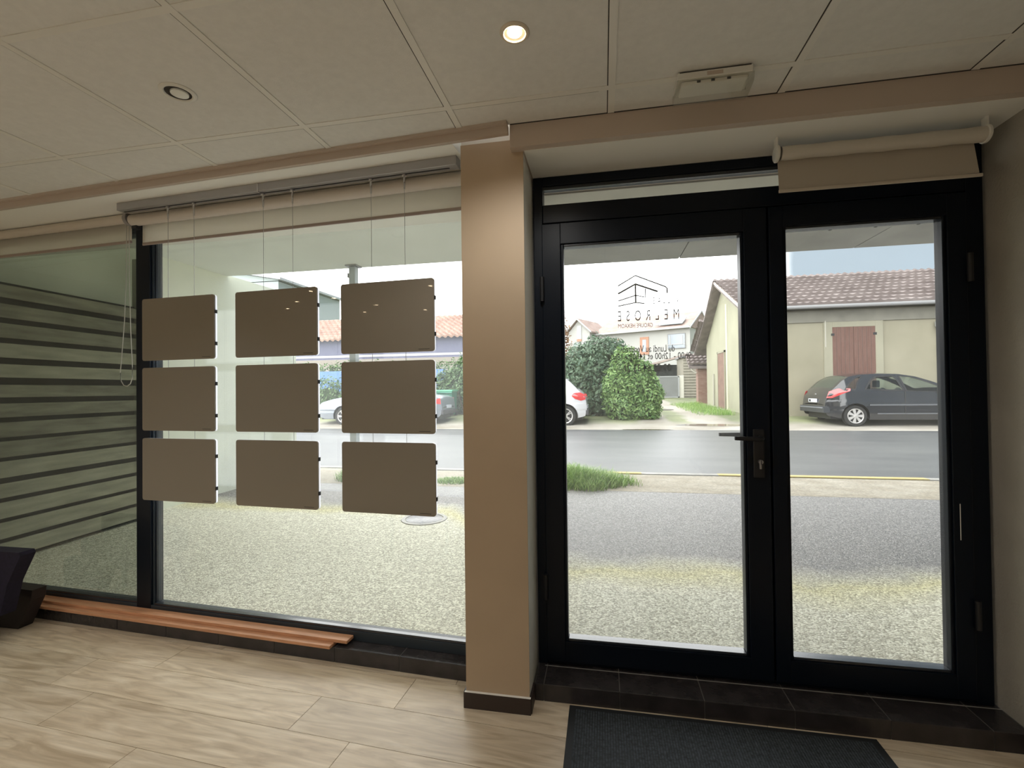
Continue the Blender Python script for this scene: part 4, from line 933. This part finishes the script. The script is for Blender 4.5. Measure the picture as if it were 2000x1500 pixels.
# ------------------------------------------------------------------ cars
def interp(K, x):
    if x <= K[0][0]: return K[0][1]
    for (a, za), (b, zb) in zip(K, K[1:]):
        if x <= b:
            t = (x - a) / (b - a) if b > a else 0; return za + (zb - za) * t
    return K[-1][1]
def inpoly(x, z, P):
    c = False; n = len(P)
    for i in range(n):
        x1, z1 = P[i]; x2, z2 = P[(i + 1) % n]
        if (z1 > z) != (z2 > z) and x < (x2 - x1) * (z - z1) / (z2 - z1) + x1: c = not c
    return c
def car(label, loc, rz, P):
    root = empty('car', loc, rz); tag(root, label, 'car', None)
    L = P['L']; W = P['W'] / 2; top = P['top']; bot = P['bot']; belt = P['belt']; RW = P['rw']; wx = P['wheels']; ra = RW + .055
    m = P['paint']
    def hw(x, z):
        e = min(x, L - x); k = 1.0
        pl = W * (1 - .20 * max(0, 1 - e / .55) ** 2.2)
        zb = interp(belt, x)
        if z > zb: k -= (z - zb) * P.get('tumble', .42) / W
        elif z < .42: k -= (.42 - z) * .22 / W
        k -= .03 * max(0, (zb - .12 - z)) * 0
        return pl * k + (.012 if abs(z - .62) < .10 else 0)
    NS, NZ = 130, 30
    xs = [L * (.5 - .5 * math.cos(PI * i / (NS - 1))) * .35 + L * i / (NS - 1) * .65 for i in range(NS)]
    bm = bmesh.new()
    wins = P['windows']
    for s in (1, -1):
        V = []
        for x in xs:
            zt = interp(top, x) - .03; zb = interp(bot, x)
            col = []
            for j in range(NZ):
                z = zb + (zt - zb) * j / (NZ - 1); xx, zz = x, z
                for c in wx:
                    dx, dz = x - c, z - RW; d = math.hypot(dx, dz)
                    if abs(d - ra) < .024 and d > 0: xx = c + dx / d * ra; zz = RW + dz / d * ra
                col.append((bm.verts.new((xx, s * hw(xx, zz), zz)), xx, zz))
            V.append(col)
        for i in range(NS - 1):
            for j in range(NZ - 1):
                q = [V[i][j], V[i + 1][j], V[i + 1][j + 1], V[i][j + 1]]
                cx = sum(a[1] for a in q) / 4; cz = sum(a[2] for a in q) / 4
                if any(math.hypot(cx - c, cz - RW) < ra - .004 for c in wx): continue
                if any(inpoly(cx, cz, w_) for w_ in wins): continue
                bm.faces.new([a[0] for a in q])
    # top skin
    rows = []
    for x in xs:
        zt = interp(top, x); h = hw(x, zt - .03); row = []
        for k in range(-6, 7):
            t = k / 6; zz = zt - .03 * abs(t) ** 3 + .03 * (1 - t * t) * .6
            row.append(bm.verts.new((x, h * t, zz)))
        rows.append(row)
    gs = P['top_glass']
    for i in range(NS - 1):
        xm = (xs[i] + xs[i + 1]) / 2
        for k in range(12):
            if any(a < xm < b_ for a, b_ in gs) and 1 <= k <= 10: continue
            bm.faces.new([rows[i][k], rows[i + 1][k], rows[i + 1][k + 1], rows[i][k + 1]])
    # ends
    for x in (xs[0], xs[-1]):
        zt = interp(top, x); zb = interp(bot, x); h = hw(x, .5) - .002
        bm.faces.new([bm.verts.new(p) for p in ((x, -h, zb), (x, h, zb), (x, h, zt - .02), (x, -h, zt - .02))])
    bmesh.ops.remove_doubles(bm, verts=bm.verts, dist=.0005)
    b = MB(); b.bm.free(); b.bm = bm
    body = b.build('body', m, root, True)
    # glass
    gm = P['glass']
    for w_ in wins:
        for s in (1, -1):
            MB().poly([(x, s * (hw(x, z) - .008), z) for x, z in w_]).build('side_window', gm, root)
        n = len(w_); cx = sum(p[0] for p in w_) / n; cz = sum(p[1] for p in w_) / n
        for s in (1, -1):
            b = MB(); o_ = []; i_ = []
            for x, z in w_:
                d = Vector((x - cx, z - cz)); l = d.length; u = d / l
                o_.append((x + u.x * .035, z + u.y * .03)); i_.append((x - u.x * .022, z - u.y * .014))
            for i in range(n):
                j = (i + 1) % n
                b.poly([(o_[i][0], s * (hw(*o_[i]) + .006), o_[i][1]), (o_[j][0], s * (hw(*o_[j]) + .006), o_[j][1]), (i_[j][0], s * (hw(*i_[j]) + .006), i_[j][1]), (i_[i][0], s * (hw(*i_[i]) + .006), i_[i][1])])
            b.build('window_trim', P.get('wtrim', M_black), root)
    for a, c in gs:
        def f(i, k):
            x = a + (c - a) * i / 8; zt = interp(top, x); h = hw(x, zt - .03); t = (k - 5) / 6
            return (x, h * t, zt - .03 * abs(t) ** 3 + .03 * (1 - t * t) * .6 - .004)
        MB().grid(f, 9, 11).build('rear_window' if a < L / 2 else 'windscreen', P.get('hatch_glass', gm) if a < L / 2 else gm, root, True)
    # underside + wheel wells
    MB().box(.15, L - .15, -W * .78, W * .78, .20, .50).build('underbody', M_black, root)
    for c in wx:
        for s in (1, -1):
            b = MB(); n = 20
            for k in range(n):
                a0, a1 = PI * k / n - .25, PI * (k + 1) / n - .25 + .0
                b.poly([(c + ra * math.cos(PI * 1.16 * k / n - .25), s * W * .98, RW + ra * math.sin(PI * 1.16 * k / n - .25)), (c + ra * math.cos(PI * 1.16 * (k + 1) / n - .25), s * W * .98, RW + ra * math.sin(PI * 1.16 * (k + 1) / n - .25)),
                        (c + ra * math.cos(PI * 1.16 * (k + 1) / n - .25), s * W * .6, RW + ra * math.sin(PI * 1.16 * (k + 1) / n - .25)), (c + ra * math.cos(PI * 1.16 * k / n - .25), s * W * .6, RW + ra * math.sin(PI * 1.16 * k / n - .25))])
            b.poly([(c - ra, s * W * .62, .18), (c + ra, s * W * .62, .18), (c + ra, s * W * .62, RW + ra), (c - ra, s * W * .62, RW + ra)])
            b.build('wheel_arch', M_black, root)
            # wheel
            wm = T(c, s * (W - .115), RW) @ Matrix.Rotation(-s * PI / 2, 4, 'X')
            ty = MB().lathe([(RW * .68, -.09), (RW * .93, -.095), (RW, -.075), (RW, .075), (RW * .93, .095), (RW * .68, .09)], wm, 40).build('wheel', mat('tyre', (.018, .018, .018), .85) if 'tyre' not in MATS else MATS['tyre'], root, True)
            MB().lathe([(RW * .70, .086), (RW * .66, .074), (RW * .62, .062), (0, .058)], wm, 40).build('rim_dish', M_black, ty, True)
            b = MB(); ns = P['spokes']
            b.lathe([(RW * .71, .090), (RW * .69, .096), (RW * .62, .088), (RW * .61, .075)], wm, 40)
            b.lathe([(RW * .20, .075), (RW * .19, .094), (0, .098)], wm, 24)
            for k in range(ns):
                a = 2 * PI * k / ns; w0, w1 = (.045, .085) if not P['alloy'] else (.03, .035)
                if P['alloy']:
                    for da in (-.14, .14):
                        M2 = wm @ Matrix.Rotation(a + da, 4, 'Z')
                        b.box(RW * .12, RW * .64, -.014, .014, .076, .092, 0, M=M2)
                else:
                    M2 = wm @ Matrix.Rotation(a, 4, 'Z')
                    pts = [(RW * .15, -w0 / 2), (RW * .64, -w1 / 2), (RW * .64, w1 / 2), (RW * .15, w0 / 2)]
                    b.prism([M2 @ Vector((x, y, .072)) for x, y in pts], (M2.to_3x3() @ Vector((0, 0, .016))))
            b.build('hubcap', MATS['hub_silver'], ty)
    # lights, plate, mirrors, strips
    for nm, mm, poly_ in P['lights']:
        for s in (1, -1):
            n = len(poly_); cx = sum(p[0] for p in poly_) / n; cz = sum(p[1] for p in poly_) / n
            b = MB()
            cv = (cx, s * (hw(cx, cz) + .022), cz)
            for i in range(n):
                p, q = poly_[i], poly_[(i + 1) % n]
                b.poly([(p[0], s * (hw(*p) + .008), p[1]), (q[0], s * (hw(*q) + .008), q[1]), cv])
            b.build(nm, mm, root, True)
    for nm, mm, (x0, x1, y0_, y1_, z0, z1) in P['boxes']:
        MB().box(x0, x1, y0_, y1_, z0, z1, .006).build(nm, mm, root)
    for nm, mm, x0, x1, z, h, out in P['strips']:
        for s in (1, -1):
            b = MB(); n = 14
            b.grid(lambda i, j: (x0 + (x1 - x0) * i / n, s * (hw(x0 + (x1 - x0) * i / n, z) + (0, out, out, 0)[j]), z + (-h / 2, -h / 2, h / 2, h / 2)[j]), n + 1, 4); b.build(nm, mm, root)
    mxp = P['mirror']
    for s in (1, -1):
        MB().lathe([(0, -.10), (.05, -.09), (.075, -.03), (.075, .04), (.05, .09), (0, .10)], T(mxp[0], s * (hw(*mxp) + .11), mxp[1]) @ Matrix.Rotation(PI / 2, 4, 'X') @ Matrix.Diagonal((.8, 1, 1, 1)), 16).build('mirror', P.get('mirror_mat', m), root, True)
    # seats and dash
    if P.get('seats', True):
        for x in (P['seat_x'], P['seat_x'] - .85):
            for s in (1, -1):
                b = MB().box(x - .10, x + .06, s * .36 - .22, s * .36 + .22, .45, 1.05, .04).box(x - .10, x, s * .36 - .11, s * .36 + .11, 1.08, 1.28, .03).box(x - .05, x + .45, s * .36 - .22, s * .36 + .22, .40, .55, .04); b.build('seat', M_seat, root)
        b = MB().box(P['seat_x'] + .75, P['seat_x'] + 1.1, -.6, .6, .7, .93, .04); b.build('dashboard', M_black, root)
        b = MB(); 
        b.lathe([(.17, -.012), (.185, 0), (.17, .012), (.155, 0), (.17, -.012)], T(P['seat_x'] + .58, .36, .90) @ Matrix.Rotation(R(65), 4, 'Y'), 24); b.build('steering_wheel', M_black, root, True)
    return root
M_seat = mat('seat_fabric', (.03, .035, .04), .9)
mat('hub_silver', (.52, .50, .48), .35, .5)
M_red = mat('red_lens', (.65, .03, .03), .15, spec=.8, coat=1)
M_cl = mat('clear_lens', (.65, .68, .72), .1, spec=.8, coat=1)
M_cg = glass('car_window', (.80, .88, .85), .08, 1.4)
M_hgl = mat('dark_hatch_glass', (.035, .045, .035), .08, spec=.6)
M_pl = mat('number_plate', (.55, .57, .62), .4)
M_cblk = mat('black_car_paint', (.014, .015, .019), .16, spec=.6, coat=.8)
M_cwht = mat('white_car_paint', (.58, .58, .60), .25, coat=.6)
M_cslv = mat('silver_car_paint', (.28, .31, .36), .28, metal=.5, coat=.5)
black = dict(L=4.03, W=1.74, paint=M_cblk, rw=.295, wheels=(.72, 3.26), glass=M_cg, hatch_glass=M_hgl, tumble=.40,
    top=[(0, .62), (.03, .84), (.10, .95), (.18, 1.06), (.42, 1.30), (.62, 1.42), (.9, 1.475), (1.4, 1.495), (1.9, 1.475), (2.3, 1.40), (2.7, 1.25), (3.05, 1.07), (3.3, .98), (3.7, .87), (3.92, .74), (4.03, .56)],
    bot=[(0, .42), (.06, .30), (.30, .24), (1, .19), (3, .19), (3.75, .22), (4.03, .30)], belt=[(0, .86), (.5, .98), (1.2, .985), (2.9, .93), (3.2, .90), (4.03, .7)],
    windows=[[(.46, 1.03), (.60, 1.20), (.80, 1.36), (.93, 1.40), (.80, 1.22), (.72, 1.04)], [(.98, 1.04), (1.15, 1.28), (1.30, 1.375), (1.72, 1.395), (1.80, 1.30), (1.90, .99), (1.5, 1.01)], [(1.98, .98), (1.93, 1.20), (1.88, 1.385), (2.15, 1.36), (2.45, 1.26), (2.74, 1.12), (2.96, .99), (2.96, .955)]],
    top_glass=[(.20, .60), (2.38, 3.10)], alloy=False, spokes=7,
    lights=[('tail_light', M_red, [(.035, .80), (.10, .98), (.30, 1.06), (.60, 1.06), (.58, .99), (.36, .90), (.16, .80)])],
    boxes=[('number_plate', M_pl, (-.025, .0, -.26, .26, .66, .77)), ('plate_characters', M_black, (-.028, -.024, .10, .20, .685, .745)), ('rear_bumper', mat('bumper_grey', (.03, .033, .038), .4), (-.06, .30, -.76, .76, .38, .56)), ('bumper_strip', mat('chrome_grey', (.16, .17, .19), .25), (-.072, -.05, -.72, .72, .50, .535)), ('badge', M_chrome, (.045, .07, -.04, .04, .86, .92)), ('fuel_line', M_black, (3.98, 4.04, -.5, .5, .42, .50))],
    strips=[('rub_strip', mat('rub_strip', (.12, .125, .135), .3), 1.05, 2.85, .60, .035, .018), ('sill_strip', MATS['rub_strip'], 1.25, 2.75, .36, .03, .014), ('door_line', M_gap, 1.93, 1.94, .66, .62, .002)],
    mirror=(2.80, 1.0), seat_x=1.55)
car('black three-door hatchback parked in front of the barn shutters', (6.14, 15.60, .165), R(1.5), black)
white = dict(black); white.update(L=3.99, W=1.75, paint=M_cwht, rw=.33, wheels=(.66, 3.20), glass=M_hgl, alloy=True, spokes=5, tumble=.36,
    top=[(0, .66), (.03, .88), (.12, 1.02), (.30, 1.20), (.50, 1.40), (.62, 1.49), (1.0, 1.52), (1.6, 1.53), (2.2, 1.48), (2.6, 1.30), (2.95, 1.10), (3.3, 1.03), (3.75, .96), (3.95, .80), (3.99, .62)],
    bot=[(0, .42), (.06, .32), (.30, .26), (3.7, .24), (3.99, .36)], belt=[(0, .92), (1, 1.0), (3, .97), (3.99, .8)],
    windows=[[(1.0, 1.05), (1.1, 1.36), (1.9, 1.40), (1.95, 1.02)], [(2.02, 1.02), (1.98, 1.40), (2.2, 1.38), (2.75, 1.08), (2.78, 1.0)]], top_glass=[(.26, .56), (2.4, 2.95)],
    lights=[('tail_light', M_red, [(.03, .84), (.05, .99), (.20, 1.06), (.40, 1.04), (.46, .96), (.36, .86), (.18, .80)]), ('head_lamp', M_black, [(3.60, .74), (3.70, .86), (3.84, .86), (3.90, .74), (3.76, .66)])],
    boxes=[('number_plate', M_pl, (-.02, .0, -.26, .26, .55, .66)), ('rear_bumper', mat('dark_bumper', (.04, .04, .045), .6), (-.05, .12, -.72, .72, .36, .50))],
    strips=[('door_bump', M_gap, 1.1, 2.7, .52, .14, .02), ('door_line', M_gap, 1.93, 1.94, .66, .62, .002)], mirror=(2.7, 1.03), seat_x=1.6)
car('white hatchback half hidden behind the pillar', (-.50, 15.72, .135), R(180), white)
silver = dict(white); silver.update(L=4.55, W=1.76, paint=M_cslv, rw=.31, wheels=(.80, 3.50), 
    top=[(0, .60), (.05, .92), (.20, .98), (.65, 1.02), (1.05, 1.30), (1.4, 1.42), (2.1, 1.44), (2.6, 1.40), (3.05, 1.22), (3.5, .99), (3.9, .92), (4.3, .82), (4.5, .68), (4.55, .52)],
    bot=[(0, .40), (.1, .28), (.4, .22), (4.2, .22), (4.55, .32)], belt=[(0, .86), (1, .97), (3.3, .92), (4.55, .7)],
    windows=[[(1.15, 1.02), (1.45, 1.32), (2.05, 1.34), (2.10, .99)], [(2.18, .99), (2.14, 1.34), (2.5, 1.32), (3.15, 1.02), (3.2, .96)]], top_glass=[(.68, 1.25), (2.65, 3.45)],
    lights=[('tail_light', M_red, [(.03, .70), (.05, .90), (.35, .93), (.42, .84), (.2, .72)]), ('head_lamp', M_cl, [(4.15, .62), (4.20, .74), (4.38, .72), (4.44, .60)])], strips=[('rub_strip', MATS['rub_strip'], 1.2, 3.1, .55, .05, .015)], mirror=(3.1, 1.0), seat_x=1.8)
car('silver-blue saloon car parked behind the right column of display panels', (-5.25, 15.8, .15), R(180), silver)

# open-air colours, wet and dry alike, darkened to offset the brighter sky
def wet(names, k):  # dims the named colours by k to offset the brighter sky, not for wetness
    for n in names:
        t = MATS[n].node_tree if n in MATS else bpy.data.materials[n].node_tree
        b = t.nodes.get('Principled BSDF')
        for nd in t.nodes:
            if nd.type == 'VALTORGB':
                for e_ in nd.color_ramp.elements: c = e_.color; e_.color = (c[0] * k, c[1] * k, c[2] * k, 1)
        c = b.inputs['Base Color'].default_value; b.inputs['Base Color'].default_value = (c[0] * k, c[1] * k, c[2] * k, 1)
wet(['sandy_gravel', 'wet_asphalt', 'yard_ground', 'kerb_concrete', 'faded_yellow_paint', 'old_cream_render', 'pale_gable_render', 'weathered_roof_tile', 'orange_roof_tile', 'flare_paled_tile',
     'white_house_render', 'stained_plaster', 'light_surround', 'brown_shutter', 'pale_blue_render', 'beige_cladding', 'grey_gate', 'old_brick', 'far_white_render', 'bluish_boards', 'white_barge_board'], .76)
